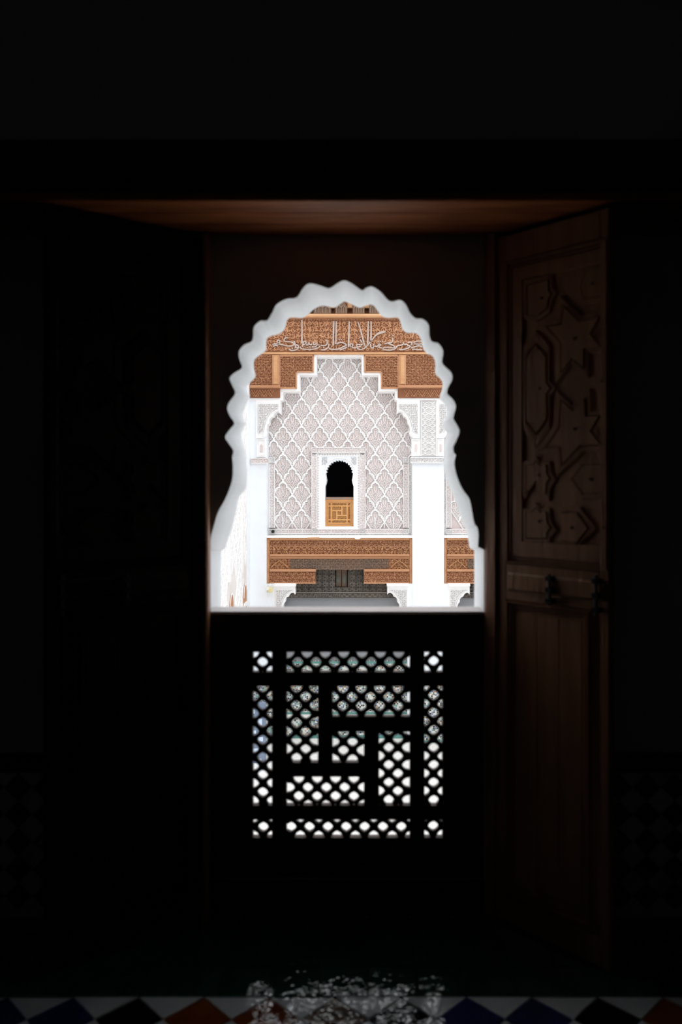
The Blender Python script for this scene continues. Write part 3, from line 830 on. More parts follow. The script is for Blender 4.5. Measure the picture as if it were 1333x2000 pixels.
# plate between the fields, mirrored like the picture shows
rects = [f[:4] for f in FIELDS]
rects = [(1358 - b, 1358 - a, c, d) for a, b, c, d in rects]
xs = sorted({480, 878} | {r_[0] for r_ in rects} | {r_[1] for r_ in rects}); ys = sorted({1258, 1652} | {r_[2] for r_ in rects} | {r_[3] for r_ in rects})
mb = MB()
for yi in range(len(ys) - 1):
    run = None
    for xi in range(len(xs) - 1):
        mx_, my_ = (xs[xi] + xs[xi + 1]) / 2, (ys[yi] + ys[yi + 1]) / 2
        solid = not any(a < mx_ < b and c < my_ < d for a, b, c, d in rects)
        if solid and run is None: run = xs[xi]
        if (not solid or xi == len(xs) - 2) and run is not None:
            e = xs[xi + 1] if solid else xs[xi]
            p, q = bmap(run, ys[yi]), bmap(e, ys[yi + 1])
            mb.box(FX(p[0], YQ), FX(q[0], YQ), YQ + 0.012, YQ + 0.05, FZ(q[1], YQ), FZ(p[1], YQ)); run = None
mb.build('panel_frame', M['honey'], fb)
mb = MB()
for (a, b, c, d) in rects:
    p, q = bmap(a, c), bmap(b, d)
    for s in (1, -1):
        n = -60.0
        while n < 60:
            P = []
            for g in range(0, 61):
                t = g / 60 * 62 - 4
                x = BX0 + t; y = BY0 + 20 + n + s * t
                if p[0] <= x <= q[0] and p[1] <= y <= q[1]: P.append((x, y))
            if len(P) > 1: mb.pstroke([P[0], P[-1]], 1.15, YQ + 0.045, 0.02)
            n += 2.7
stuff(mb.build('lattice_bars', M['honey'], fb))

# ------------------------------------------------------------------ pillars with carved upper panels
def pillar(x0, x1, label, name='pillar'):
    return struct(name, MB().box(FX(x0, YP), FX(x1, YP), YP, YW, ZG, FZ(779, YP)), M['white'], label, 'pillar', (FX((x0 + x1) / 2, YP), YP, ZG))
pr = pillar(806, 868, 'broad white pillar between the two stucco bays')
pl = pillar(486, 521, 'narrow white corner pillar beside the side wall of the courtyard')
# right pillar: braided panel, band, small niches
YC = YP - 0.03
def braid(par, x0, x1, y0, y1):
    base = MB().pbox(x0, x1, y0, y1, YC, YP).build('braided_panel', M['stucco_grey'], par)
    mb = MB(); n = 9; hh = (y1 - y0 - 4) / n; xm = (x0 + x1) / 2; w = (x1 - x0) / 2 - 2
    for i in range(n):
        y = y0 + 2 + i * hh
        for s in (1, -1):
            mb.pstroke(smooth([(xm, y), (xm + s * w * 0.5, y + hh * 0.25), (xm + s * w * 0.62, y + hh * .6), (xm, y + hh)], 3), 1.5, YC, 0.03)
            mb.pstroke(smooth([(xm + s * w, y), (xm + s * w * .55, y + hh * .35), (xm + s * w * .6, y + hh * .7), (xm + s * w, y + hh)], 3), 1.5, YC, 0.03)
            mb.pstroke([(xm + s * w * .3, y + hh * .5), (xm + s * w * .8, y + hh * .5)], 1.3, YC, 0.03)
        mb.pstroke([(xm + 1.6 * math.cos(q * 1.05), y + hh * .5 + 1.8 * math.sin(q * 1.05)) for q in range(6)], 1, YC, 0.03, closed=True)
    stuff(mb.build('braid', M['stucco'], base))
    MB().pstroke([(x0, y0), (x1, y0), (x1, y1), (x0, y1)], 1.6, YC, 0.04, closed=True).build('fillet', M['stucco'], base)
braid(pr, 823, 853, 783, 891)
carved_band(pr, 802, 868, 893.5, 904.5, YP - 0.05, 5.2, 31, thick=0.05, ground='stucco_grey')
carved_band(pl, 490, 524, 895, 905, YP - 0.05, 5.0, 32, thick=0.05)
def square_niche(par, x0, x1, y0, y1):
    base = MB().pbox(x0, x1, y0, y1, YC, YP).build('niche_panel', M['stucco'], par)
    for d_, h_ in ((1, 0.05), (4.2, 0.03)):
        MB().pstroke([(x0 + d_, y0 + d_), (x1 - d_, y0 + d_), (x1 - d_, y1 - d_), (x0 + d_, y1 - d_)], 1.2, YC, h_, closed=True).build('fillet', M['stucco'], base)
    xm = (x0 + x1) / 2; ym = (y0 + y1) / 2
    mb = MB().pprism([(xm - 2.6, ym + 9), (xm + 2.6, ym + 9), (xm + 2.6, ym - 4), (xm, ym - 8), (xm - 2.6, ym - 4)], YC - 0.012, YC)
    mb.build('arched_inset', M['stucco_ground'], base)
square_niche(pr, 804, 822, 857, 891); square_niche(pr, 854, 868, 857, 891)
square_niche(pl, 502, 519, 857, 893)
MB().pbox(482, 552, 776, 782, YP - 0.06, YW).build('ledge', M['stucco'], pl)
MB().pbox(776, 870, 776, 782, YP - 0.06, YW).build('ledge', M['stucco'], pr)

# ------------------------------------------------------------------ stucco brackets
def bracket(label, xo, xi, yt, yb, Y, Yb_, cap=False, group=None, seed=1, edge=None):
    """xo: pillar side, xi: tip side; a quarter arch with lobed intrados"""
    s = 1 if xi > xo else -1
    W = abs(xi - xo); H = yb - yt
    t = thing('stucco_bracket', label, 'bracket', (FX(xo, Y), Y, FZ(yb, Y)), group)
    P = [(0, 0), (1.0, 0), (1.0, 0.36), (0.93, 0.30), (0.84, 0.30), (0.76, 0.34), (0.70, 0.42), (0.62, 0.44), (0.55, 0.50), (0.54, 0.60), (0.46, 0.66), (0.43, 0.76), (0.46, 0.86), (0.40, 0.94), (0.30, 1.0), (0, 1.0)]
    poly = [(xo + s * W * a, yt + H * b) for a, b in P]
    if edge is None: MB().pprism(poly, Y, Yb_).build('body', M['stucco'], t)
    else:
        MB().pprism(poly, Y, YP).build('body', M['stucco'], t)
        ae = (edge - xo) * s / W
        q = [(edge, yt)]
        for a, b in P[1:]:
            if a <= ae + 0.01:
                q.append((edge, yt + H * b)); break
            q.append((xo + s * W * a, yt + H * b))
        MB().prism([(FX(x, YP), FZ(y, YP)) for x, y in q], YP + 0.001, Yb_).build('soffit', M['stucco'], t)
    top = 0.10 if not cap else 0.20
    Q = [(0.10, top), (0.92, top), (0.92, 0.22), (0.72, 0.26), (0.52, 0.38), (0.38, 0.56), (0.30, 0.80), (0.10, 0.88)]
    gp = [(xo + s * W * a, yt + H * b) for a, b in Q]
    g = MB().pprism(gp, Y - 0.012, Y).build('carved_field', M['stucco_grey'], t)
    mb = MB(); scrolls(mb, gp, Y - 0.012, W / 10.5, seed, 1.0, 0.04, 'sslsw')
    stuff(mb.build('carving', M['stucco'], g))
    MB().pstroke(gp, 1.5, Y - 0.012, 0.04, closed=True).build('fillet', M['stucco'], g)
    mb = MB().pstroke(smooth([(xo + s * W * a, yt + H * b) for a, b in ((0.99, 0.26), (0.80, 0.27), (0.60, 0.38), (0.46, 0.54), (0.37, 0.76), (0.32, 0.96))], 3), 2.6, Y, 0.05)
    mb.build('arch_rib', M['stucco'], t)
    if cap:
        MB().pbox(min(xo, xi + s), max(xo, xi + s), yt, yt + 5, Y - 0.08, Yb_).build('cap', M['stucco'], t)
    return t
bracket('white stucco bracket under the stepped carved wood, next to the corner pillar', 500, 548, 782, 856, YP - 0.05, YW - 0.11, seed=41, edge=521.5)
bracket('white stucco bracket under the stepped carved wood, on the broad pillar toward the far window', 821, 776, 782, 856, YP - 0.05, YW - 0.11, seed=42, edge=805.5)
bracket('white stucco bracket high on the broad pillar, turned to the second bay', 854, 898, 782, 856, YP - 0.05, YW - 0.11, seed=43, edge=868.5)

# ------------------------------------------------------------------ upper carved wood
YU = YP - 0.06
def wood_panel(par, poly, seed, cell=5.2, ground='wood_ground', rib='wood', Y=YU, d=0.25, w=1.15, h=0.028, kinds='sslcw', name='board'):
    o = MB().pprism(poly, Y, Y + d).build(name, M[ground], par)
    mb = MB(); scrolls(mb, poly, Y, cell, seed, w, h, kinds)
    stuff(mb.build('carving', M[rib], o))
    return o
# frieze with the inscription
fz = thing('inscription_beam', 'carved cedar beam with a pale raised inscription over the stepped stucco', 'beam', (FX(680, YU), YU, FZ(688, YU)))
for i, (a, b) in enumerate(((619, 635), (635, 653), (653, 670), (670, 688))):
    MB().pbox(487, 905, a + (0.3 if i else 0), b - 0.3, YU, YU + 0.5, 0.004).build('board', M['wood_ground'], fz)
mb = MB(); scrolls(mb, [(500, 627), (890, 627), (890, 686), (500, 686)], YU, 11.0, 71, 2.3, 0.03, 'ssls')
stuff(mb.build('vine_carving', M['wood'], fz))
mb = MB(); scrolls(mb, [(503, 627), (887, 627), (887, 686), (503, 686)], YU, 7.5, 72, 1.5, 0.022, 'slls')
stuff(mb.build('leaf_carving', M['wood'], fz))
mb = MB()
for x in range(482, 900, 3): mb.pbox(x, x + 1.8, 621, 625.5, YU - 0.03, YU)
stuff(mb.build('dentils', M['wood'], fz))
MB().pbox(487, 905, 612.5, 619.5, YU - 0.18, YU + 0.5, 0.03).build('ledge', M['wood_light'], fz)
MB().pbox(487, 905, 619.5, 621, YU - 0.10, YU + 0.5, 0.01).build('moulding', M['wood'], fz)
MB().pbox(487, 905, 687.5, 692, YU - 0.05, YU + 0.5, 0.012).build('moulding', M['wood_light'], fz)
kA = 7.841
def A(P): return [(520 + x / kA, 590 + y / kA) for x, y in P]
def B(P): return [(680 + x / kA, 590 + y / kA) for x, y in P]
LET = [A([(550, 278), (551, 400), (550, 520), (552, 640)]),
       A([(340, 548), (305, 548), (275, 580), (295, 604), (385, 612), (428, 645), (385, 676), (300, 668)]),
       A([(100, 650), (135, 642), (180, 640), (213, 605), (195, 582), (170, 605), (192, 640), (260, 656), (300, 668)]),
       A([(105, 682), (145, 664), (185, 672)]),
       A([(428, 600), (445, 640), (440, 668)]),
       A([(350, 718), (390, 742), (450, 736), (492, 708), (496, 672), (470, 658), (452, 682), (484, 702)]),
       A([(520, 690), (548, 716), (640, 726), (740, 720), (815, 690), (828, 655)]),
       A([(562, 690), (566, 630), (592, 602), (614, 625), (600, 652), (572, 650)]),
       A([(600, 652), (640, 658), (652, 622), (672, 652), (706, 650)]),
       A([(742, 612), (722, 640), (748, 655), (780, 628), (776, 670), (742, 690), (700, 686)]),
       A([(800, 655), (850, 666), (902, 668), (936, 640), (934, 595), (912, 585)]),
       A([(962, 640), (956, 690), (905, 730), (842, 732)]),
       A([(1040, 296), (1036, 420), (1032, 540), (1030, 670)]),
       A([(1076, 296), (1074, 420), (1072, 540), (1068, 648)]),
       A([(1085, 645), (1130, 620), (1180, 626), (1232, 660), (1180, 688), (1100, 722), (985, 722), (970, 702)]),
       A([(1275, 298), (1272, 420), (1268, 560), (1264, 690)]),
       A([(1240, 690), (1200, 712), (1130, 735)]),
       B([(40, 690), (34, 655), (58, 640), (76, 664), (62, 690), (96, 702), (140, 690), (132, 662), (156, 650), (200, 660), (224, 640)]),
       B([(184, 575), (204, 600), (216, 626)]),
       B([(150, 306), (180, 380), (212, 500), (244, 620), (264, 684)]),
       B([(312, 298), (310, 420), (307, 540), (304, 645)]),
       B([(355, 298), (355, 420), (353, 540), (350, 612)]),
       B([(572, 456), (500, 468), (430, 510), (370, 580), (320, 640), (262, 702), (196, 728), (150, 712), (158, 690), (205, 684)]),
       B([(346, 640), (350, 690), (382, 704), (402, 664), (384, 648)]),
       B([(402, 664), (440, 684), (482, 648), (502, 658), (472, 692), (526, 704)]),
       B([(555, 642), (600, 635), (660, 650), (712, 682), (696, 702), (600, 694), (544, 704), (545, 726), (640, 737), (722, 715), (746, 682), (772, 668), (830, 656), (852, 640), (880, 652), (905, 640)]),
       B([(682, 545), (686, 592), (660, 620), (600, 626)]),
       B([(920, 622), (972, 616), (976, 650), (930, 670), (905, 652)]),
       B([(968, 656), (930, 702), (850, 727), (780, 727)]),
       B([(1000, 624), (1060, 602), (1132, 600)]), B([(1010, 640), (1080, 646), (1128, 640)]),
       B([(968, 702), (1040, 682), (1090, 670), (1134, 690)]), B([(980, 724), (1060, 726), (1140, 732)])]
for P in LET:
    tall = abs(P[-1][0] - P[0][0]) < 4 and abs(P[-1][1] - P[0][1]) > 30
    MB().pstroke(smooth(P, 4), 3.4 if tall else 2.9, YU - 0.028, 0.035, top=0.75).build('letter', M['letter'], fz)
MB().pprism([(735 + x, 648 + y) for x, y in ((0, 4), (6, 0), (14, -2), (19, -1), (18, 1.5), (10, 3.5), (3, 6))], YU - 0.07, YU - 0.02).build('letter', M['letter'], fz)
for (x, y) in A([(405, 705), (446, 700), (630, 694), (672, 690), (880, 692), (1155, 575), (1120, 572)]) + B([(182, 545), (460, 605), (500, 605), (532, 605), (640, 515), (690, 515), (770, 605), (850, 620)]):
    MB().pprism([(x - 1.6, y), (x, y - 1.6), (x + 1.6, y), (x, y + 1.6)], YU - 0.06, YU - 0.02).build('diacritic_dot', M['letter'], fz)

# corbels over the frieze
CX = [553, 592, 630, 667, 701, 733, 768, 803]
names = ['half hidden carved corbel past the arch edge, at the end near the corner pillar', 'carved corbel partly behind the arch, next before the first clear one',
         'widest clear carved corbel, first from the corner pillar', 'second clear carved corbel under the crown of the arch', 'third clear carved corbel from the corner pillar',
         'last clear carved corbel before the arch hides the row', 'carved corbel behind the arch edge, past the last clear one', 'hidden end carved corbel above the broad pillar']
for q, x in enumerate(CX):
    if q in (0, 7): continue
    w = 17 if q == 2 else 11.5
    t = thing('roof_corbel', names[q], 'corbel', (FX(x, YU), YU, FZ(613, YU)), 'carved corbels above the inscription')
    o = MB().pprism([(x - w, 612.5), (x - w, 600), (x - w * .8, 596), (x - w * .5, 592), (x, 588), (x + w * .5, 592), (x + w * .8, 596), (x + w, 600), (x + w, 612.5)], YU - 0.14, YU + 0.4).build('body', M['wood_grey_ground'], t)
    mb = MB()
    for g in range(5):
        xx = x - w * .8 + g * w * .4
        mb.pstroke([(xx, 611), (xx, 603), (xx + 1, 598)], 1.3, YU - 0.14, 0.03)
    mb.pstroke(smooth([(x - w * .8, 603), (x - w * .4, 597), (x, 601), (x + w * .4, 597), (x + w * .8, 603)], 3), 1.3, YU - 0.14, 0.035)
    stuff(mb.build('carving', M['wood_grey'], o))
mb = MB().pbox(540, 850, 570, 613, YU + 0.42, YU + 0.5)
struct('trim_4', mb, M['wood_ground'], 'brown board behind the carved corbels', 'board', (FX(680, YU), YU + 0.4, FZ(613, YU)))
for q in range(1, 6):
    xm = (CX[q] + CX[q + 1]) / 2
    tb = MB().pbox(xm - 5, xm + 5, 590, 602, YU + 0.25, YU + 0.42, 0.02).build('block', M['wood_light'], bpy.data.objects['trim_4'])

# stepped panels
def stepped(label, s, seed):
    cxm = 662.5
    X = (lambda x: x) if s < 0 else (lambda x: 2 * cxm - x)
    t = thing('carved_spandrel', label, 'panel', (FX(X(540), YU), YU, FZ(777, YU)))
    e0 = 487 if s < 0 else 448
    L = lambda P: [(X(a), b) for a, b in P]
    def bx(name, a, b, c, d, y0, y1, m, ch=0.0, par=t):
        a, b = sorted((X(a), X(b))); return MB().pbox(a, b, c, d, y0, y1, ch).build(name, M[m], par)
    wood_panel(t, L([(545, 692.8), (613, 692.8), (613, 727), (580, 727), (580, 759), (545, 759)]), seed)
    wood_panel(t, L([(e0, 692.8), (531, 692.8), (531, 752), (e0, 752)]), seed + 1)
    bx('post', 531, 545, 693, 752, YU - 0.08, YU + 0.2, 'wood', 0.03)
    bx('post_face', 534, 542, 694, 750, YU - 0.10, YU - 0.07, 'wood_light', 0.01)
    bx('fillet', 545, 548, 694, 759, YU - 0.02, YU + 0.1, 'wood')
    bx('fillet', 548, 611, 693, 696, YU - 0.025, YU + 0.1, 'wood')
    bx('fillet', 610.5, 613, 696, 727, YU - 0.03, YU + 0.1, 'wood'); bx('fillet', 580, 611, 724.5, 727, YU - 0.03, YU + 0.1, 'wood')
    bx('fillet', 577.5, 580, 727, 759, YU - 0.03, YU + 0.1, 'wood'); bx('fillet', 547, 578, 756.5, 759, YU - 0.03, YU + 0.1, 'wood')
    bx('ledge', e0, 547, 752, 758, YU - 0.12, YU + 0.4, 'wood', 0.03)
    o = bx('lower_strip', e0, 547, 758, 777, YU - 0.05, YU + 0.4, 'wood_ground')
    mb = MB()
    for i in range(-2 if s > 0 else 0, 3):
        x = 484 + i * 16
        a = [(X(x), 775), (X(x + 8), 762), (X(x + 16), 775)]
        mb.pstroke(a, 1.6, YU - 0.05, 0.03); mb.pstroke([(X(x + 3.5), 775), (X(x + 8), 767), (X(x + 12.5), 775)], 1.3, YU - 0.05, 0.03)
        mb.pstroke([(X(x + 13), 762), (X(x + 16), 768), (X(x + 19), 762)], 1.2, YU - 0.05, 0.03)
    stuff(mb.build('zigzag_carving', M['wood'], o))
    return t
stepped('stepped panel of reddish carved wood on the side of the corner pillar', -1, 81)
stepped('stepped panel of carved wood above the broad white pillar', 1, 91)
# white stepped frame along the stucco
sf = thing('stepped_border', 'white stepped plaster frame between the carved wood and the lozenge stucco', 'frame', (FX(662, YU), YU, FZ(764, YU)))
fr = 5.5
for s in (-1, 1):
    X = (lambda x: x) if s < 0 else (lambda x: 1325 - x)
    for (a, b, c, d) in ((613, 613 + fr, 690.5, 727 + fr), (580, 613, 727, 727 + fr), (580, 580 + fr, 727 + fr, 759 + fr), (547, 580, 759, 759 + fr), (547, 547 + fr, 759 + fr, 782)):
        x0, x1 = sorted((X(a), X(b)))
        MB().pbox(x0, x1, c, d, YU + 0.03, YW - 0.05, 0.01).build('frame_strip', M['stucco'], sf)
MB().pbox(613 + fr, 712 - fr, 690.5, 696, YU + 0.03, YW - 0.05, 0.01).build('frame_strip', M['stucco'], sf)

# ------------------------------------------------------------------ lower carved wood lintels
YLW = YP + 0.12
def lower_lintel(label, x0, x1, gap, seed, mid):
    t = thing('carved_lintel', label, 'lintel', (FX((x0 + x1) / 2, YLW), YLW, FZ(1140, YLW)))
    def bx(name, a, b, c, d, y0, y1, m, ch=0.0): return MB().pbox(a, b, c, d, y0, y1, ch).build(name, M[m], t)
    bx('post', x0, x0 + 5.5, 1051, 1140, YLW - 0.05, YLW + 0.26, 'wood', 0.02)
    bx('post', x1 - 5.5, x1, 1051, 1140, YLW - 0.05, YLW + 0.26, 'wood', 0.02)
    a, b = x0 + 5.5, x1 - 5.5
    bx('moulding', a, b, 1050, 1055.5, YLW - 0.06, YLW + 0.26, 'wood_light', 0.02)
    wood_panel(t, [(a, 1055.5), (b, 1055.5), (b, 1067), (a, 1067)], seed, 5.4, Y=YLW)
    bx('fillet', a, b, 1066.4, 1067.6, YLW - 0.02, YLW + 0.1, 'wood')
    wood_panel(t, [(a, 1067.6), (b, 1067.6), (b, 1083), (a, 1083)], seed + 1, 6.2, Y=YLW, w=1.4, rib='wood_light')
    bx('ledge', a, b, 1083, 1087, YLW - 0.16, YLW + 0.26, 'wood', 0.03)
    bx('ledge', a, b, 1087, 1091.5, YLW - 0.06, YLW + 0.26, 'wood', 0.01)
    e = 40
    for (p, q) in ((a, a + e), (b - e, b)):
        o = wood_panel(t, [(p, 1091.5), (q, 1091.5), (q, 1112), (p, 1112)], seed + 2 + int(p), 5.0, Y=YLW, rib='wood_light')
        mb = MB(); xm = p + 20
        mb.pstroke([(xm - 16, 1108), (xm - 9, 1101), (xm, 1095), (xm + 9, 1101), (xm + 16, 1108)], 2.0, YLW - 0.02, 0.04)
        mb.build('gable_rib', M['wood_light'], o)
    wood_panel(t, [(a + e, 1091.5), (b - e, 1091.5), (b - e, 1113), (a + e, 1113)], seed + 4, 5.0, 'wood_grey_ground', 'wood_grey', Y=YLW)
    for (p, q) in ((a, gap[0]), (gap[1], b)):
        bx('ledge', p, q, 1112, 1117, YLW - 0.12, YLW + 0.26, 'wood', 0.025)
        wood_panel(t, [(p, 1117), (q, 1117), (q, 1140), (p, 1140)], seed + 6 + int(p), 6.6, Y=YLW - 0.04, w=1.4)
        bx('fillet', p, q, 1137.5, 1140, YLW - 0.07, YLW + 0.2, 'wood')
    return t
lower_lintel('carved cedar lintel below the far window with a weathered grey middle', 521, 806, (617, 711), 101, True)
lower_lintel('carved cedar lintel of the second bay, cut off by the arch edge', 868, 1153, (964, 1058), 131, True)
for x0, x1, lab in ((519, 808, 'thin white plaster ledge between the far stucco and the carved lintel'), (866, 1100, 'thin white plaster ledge over the carved lintel of the second bay')):
    struct('trim_5' if x0 < 600 else 'trim_6', MB().pbox(x0, x1, 1047, 1051, YP - 0.02, YW + 0.4, 0.01), M['stucco'], lab, 'ledge', (FX((x0 + x1) / 2, YP), YP, FZ(1051, YP)))
# broken bits on the ledge
mb = MB().pprism([(600, 1050), (625, 1049), (622, 1052.5), (604, 1052)], YP - 0.03, YP + 0.1)
mb.build('chip', M['wood_light'], bpy.data.objects['trim_5'])
MB().pprism([(692, 1050), (708, 1049), (702, 1053), (695, 1053)], YP - 0.03, YP + 0.1).build('chip', M['stucco'], bpy.data.objects['trim_5'])

# old grey cedar screen behind, with its small shuttered opening
YX = YP + 0.45
def cedar_screen(label, x0, x1, op, seed):
    t = thing('cedar_screen', label, 'screen', (FX((x0 + x1) / 2, YX), YX, FZ(1168, YX)))
    mb = MB()
    if op:
        for a in ((x0, op[0], 1108, 1158), (op[1], x1, 1108, 1158), (op[0], op[1], 1147, 1158)): mb.pbox(*a, YX, YX + 0.1)
    else: mb.pbox(x0, x1, 1108, 1158, YX, YX + 0.1)
    o = mb.build('board', M['cedar_screen_ground'], t)
    n = 13.2; mb = MB(); R = random.Random(seed)
    y = 1114.0
    while y < 1158:
        x = x0 + 4
        while x < x1 - 4:
            if not (op and op[0] - 5 < x < op[1] + 5 and y < 1152):
                for q in range(4):
                    t_ = q * 0.785
                    mb.pstroke([(x - 6.4 * math.cos(t_), y - 6.4 * math.sin(t_)), (x - 3.1 * math.cos(t_ + .35), y - 3.1 * math.sin(t_ + .35)), (x + 3.1 * math.cos(t_ - .35), y + 3.1 * math.sin(t_ - .35)), (x + 6.4 * math.cos(t_), y + 6.4 * math.sin(t_))], 1.0, YX, 0.045)
                mb.pstroke([(x + 4.4 * math.cos(g * .785), y + 4.4 * math.sin(g * .785)) for g in range(8)], 1.1, YX, 0.05, closed=True)
            x += n
        y += n
    stuff(mb.build('star_carving', M['cedar_screen'], o))
    o = MB().pbox(x0, x1, 1158, 1168, YX - 0.06, YX + 0.1, 0.01).build('lower_band', M['cedar_screen_ground'], t)
    mb = MB(); scrolls(mb, [(x0, 1159), (x1, 1159), (x1, 1167), (x0, 1167)], YX - 0.06, 5.5, seed, 1.2, 0.03, 'sw')
    stuff(mb.build('carving', M['cedar_screen'], o))
    MB().pbox(x0, x1, 1156.5, 1158.5, YX - 0.09, YX, 0.01).build('moulding', M['cedar_screen'], t)
    if op:
        MB().pbox(op[0] - 1, op[1] + 1, 1107, 1150, YX + 0.3, YX + 0.32).pbox(op[0] - 2, op[0] - 0.5, 1107, 1150, YX + 0.1, YX + 0.3).pbox(op[1] + 0.5, op[1] + 2, 1107, 1150, YX + 0.1, YX + 0.3).pbox(op[0] - 2, op[1] + 2, 1104, 1107, YX + 0.1, YX + 0.32).pbox(op[0] - 2, op[1] + 2, 1150, 1152, YX + 0.1, YX + 0.32).build('recess', M['black'], t)  # box behind the opening, interior darkness put into its colour
        for i in range(2):
            a = op[0] + 1.5 + i * 11.5
            l = MB().pbox(a, a + 10.5, 1112, 1146, YX + 0.12, YX + 0.16, 0.01).build('leaf', M['wood_grey_ground'], t)
            MB().pprism([(a + 5, 1118), (a + 9, 1128), (a + 9, 1132), (a + 5, 1142), (a + 1.5, 1132), (a + 1.5, 1128)], YX + 0.10, YX + 0.12).build('lozenge_panel', M['pane_grey'], l)
    return t
cedar_screen('old grey carved cedar screen with a small dark shuttered opening below the carved lintel', 540, 800, (655, 680), 7)
cedar_screen('old grey carved cedar screen in the second bay behind the arch edge', 905, 1060, None, 8)
# grey gallery wall under the screens
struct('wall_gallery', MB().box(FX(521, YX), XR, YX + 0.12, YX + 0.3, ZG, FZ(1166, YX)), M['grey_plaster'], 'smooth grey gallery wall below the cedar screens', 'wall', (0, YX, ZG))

# lower brackets
bracket('white stucco bracket with a cap slab under the lintel, beside the corner pillar', 535, 577, 1140, 1200, YP + 0.02, YP + 0.40, True, seed=44)
bracket('white capped bracket under the lintel, on the broad pillar toward the far window', 799, 757, 1140, 1200, YP + 0.02, YP + 0.40, True, seed=45)
bracket('white stucco bracket with a cap slab in the second bay, on the broad pillar', 876, 918, 1140, 1200, YP + 0.02, YP + 0.40, True, seed=46)
struct('pilaster', MB().box(FX(520, YP + 0.03), FX(536, YP + 0.03), YP + 0.03, YW, ZG, FZ(1140, YP + 0.03)), M['white'], 'plain white pilaster under the lintel beside the corner pillar', 'pillar', (FX(528, YP), YP + 0.03, ZG))
struct('pilaster', MB().box(FX(797, YP + 0.03), FX(806, YP + 0.03), YP + 0.03, YW, ZG, FZ(1140, YP + 0.03)), M['white'], 'narrow white pilaster under the lintel beside the broad pillar', 'pillar', (FX(802, YP), YP + 0.03, ZG))
struct('pilaster', MB().box(FX(868, YP + 0.03), FX(877, YP + 0.03), YP + 0.03, YW, ZG, FZ(1140, YP + 0.03)), M['white'], 'narrow white pilaster of the second bay beside the broad pillar', 'pillar', (FX(872, YP), YP + 0.03, ZG))

# small lamps
t = thing('spotlight', 'small black spotlight at the lower corner of the far stucco panel', 'spotlight', (FX(533, 24.3), 24.3, FZ(1041, 24.3)))
MB().cyl((FX(533.5, 24.2), 24.12, FZ(1038, 24.2)), (FX(533.5, 24.3), 24.38, FZ(1038, 24.3)), 0.045, 12).build('body', M['iron'], t)
MB().box(FX(532.5, 24.3), FX(534.5, 24.3), 24.36, 24.5, FZ(1041, 24.3), FZ(1037, 24.3)).build('bracket', M['iron'], t)
t = thing('floodlight', 'yellowed floodlight fixed beside the lower white bracket', 'floodlight', (FX(528, 23.9), 23.9, FZ(1156, 23.9)))
MB().cbox(FX(522.5, 23.9), FX(532.5, 23.9), 23.82, 23.97, FZ(1156.5, 23.9), FZ(1147, 23.9), 0.02).build('body', M['yellow'], t)
MB().cbox(FX(520.5, 23.9), FX(526, 23.9), 23.76, 23.84, FZ(1152, 23.9), FZ(1146, 23.9), 0.01).build('hood', M['lamp_white'], t)
MB().box(FX(526, 23.9), FX(528, 23.9), 23.95, 24.03, FZ(1155, 23.9), FZ(1144, 23.9)).build('bracket', M['lamp_white'], t)

# ------------------------------------------------------------------ ground floor: mosaic dado and bench seen through the lattice
YZ = YX + 0.09
zw = MB().box(FX(536, YZ), FX(797, YZ), YZ, YZ + 0.05, FZ(1397, YZ), FZ(1290, YZ))
dado = struct('trim_7', zw, M['zellige'], 'mosaic tile dado of the gallery seen through the lattice', 'dado', (FX(660, YZ), YZ, ZG))
MB().pbox(536, 797, 1292, 1296, YZ - 0.02, YZ, 0.005).build('teal_border', M['teal'], dado)
MB().pbox(536, 797, 1391, 1396, YZ - 0.02, YZ, 0.005).build('teal_border', M['teal'], dado)
mb = MB()
x = 538
while x < 795:
    mb.pprism([(x, 1292), (x, 1287), (x + 1.5, 1285), (x + 3, 1287), (x + 3, 1292)], YZ - 0.01, YZ)
    x += 5
stuff(mb.build('merlons', M['t_black'], dado))
YBn = YZ - 0.13
bench = thing('tiled_bench', 'low mosaic bench with a white slab along the gallery foot', 'bench', (FX(660, YBn), YBn, ZG))
MB().box(FX(523, YBn), FX(804, YBn), YBn, YZ, ZG, FZ(1402, YBn) - 0.01).build('body', M['zellige'], bench)
MB().box(FX(523, YBn), FX(804, YBn), YBn - 0.03, YZ, FZ(1402, YBn) - 0.01, FZ(1399, YBn) + 0.03).build('slab', M['marble'], bench)
MB().box(FX(523, YBn), FX(804, YBn), YBn - 0.012, YBn, ZG, ZG + 0.09).build('teal_foot', M['teal'], bench)
pd = MB().pbox(806, 868, 1326, 1456, YP - 0.02, YP).build('mosaic_foot', M['zellige'], pr)
MB().pbox(806, 868, 1446, 1457, YP - 0.03, YP - 0.02).build('teal_foot', M['teal'], pr)
# mosaic strip at the foot of the corner pillar, and a slate blue display board before it
MB().pbox(486, 545, 1320, 1452, YP - 0.03, YP).build('mosaic_foot', M['zellige'], pl)
YD = 22.2
bd = thing('display_board', 'slate blue display board with pale prints near the corner pillar, seen through the lattice', 'board', (FX(505, YD), YD, ZG))
zt_ = FZ(1372, YD)
MB().cbox(FX(488, YD), FX(520, YD), YD, YD + 0.06, ZG, zt_, 0.01).build('panel', M['board_blue'], bd)
for (a, b, c, d) in ((489, 498, 1386, 1394), (502, 512, 1404, 1417), (489, 500, 1427, 1433), (500, 514, 1440, 1448), (490, 505, 1462, 1470), (504, 511, 1482, 1494), (490, 503, 1494, 1508)):
    MB().pbox(a, b, c, d, YD - 0.012, YD, 0.002).build('print', M['board_pale'], bd)

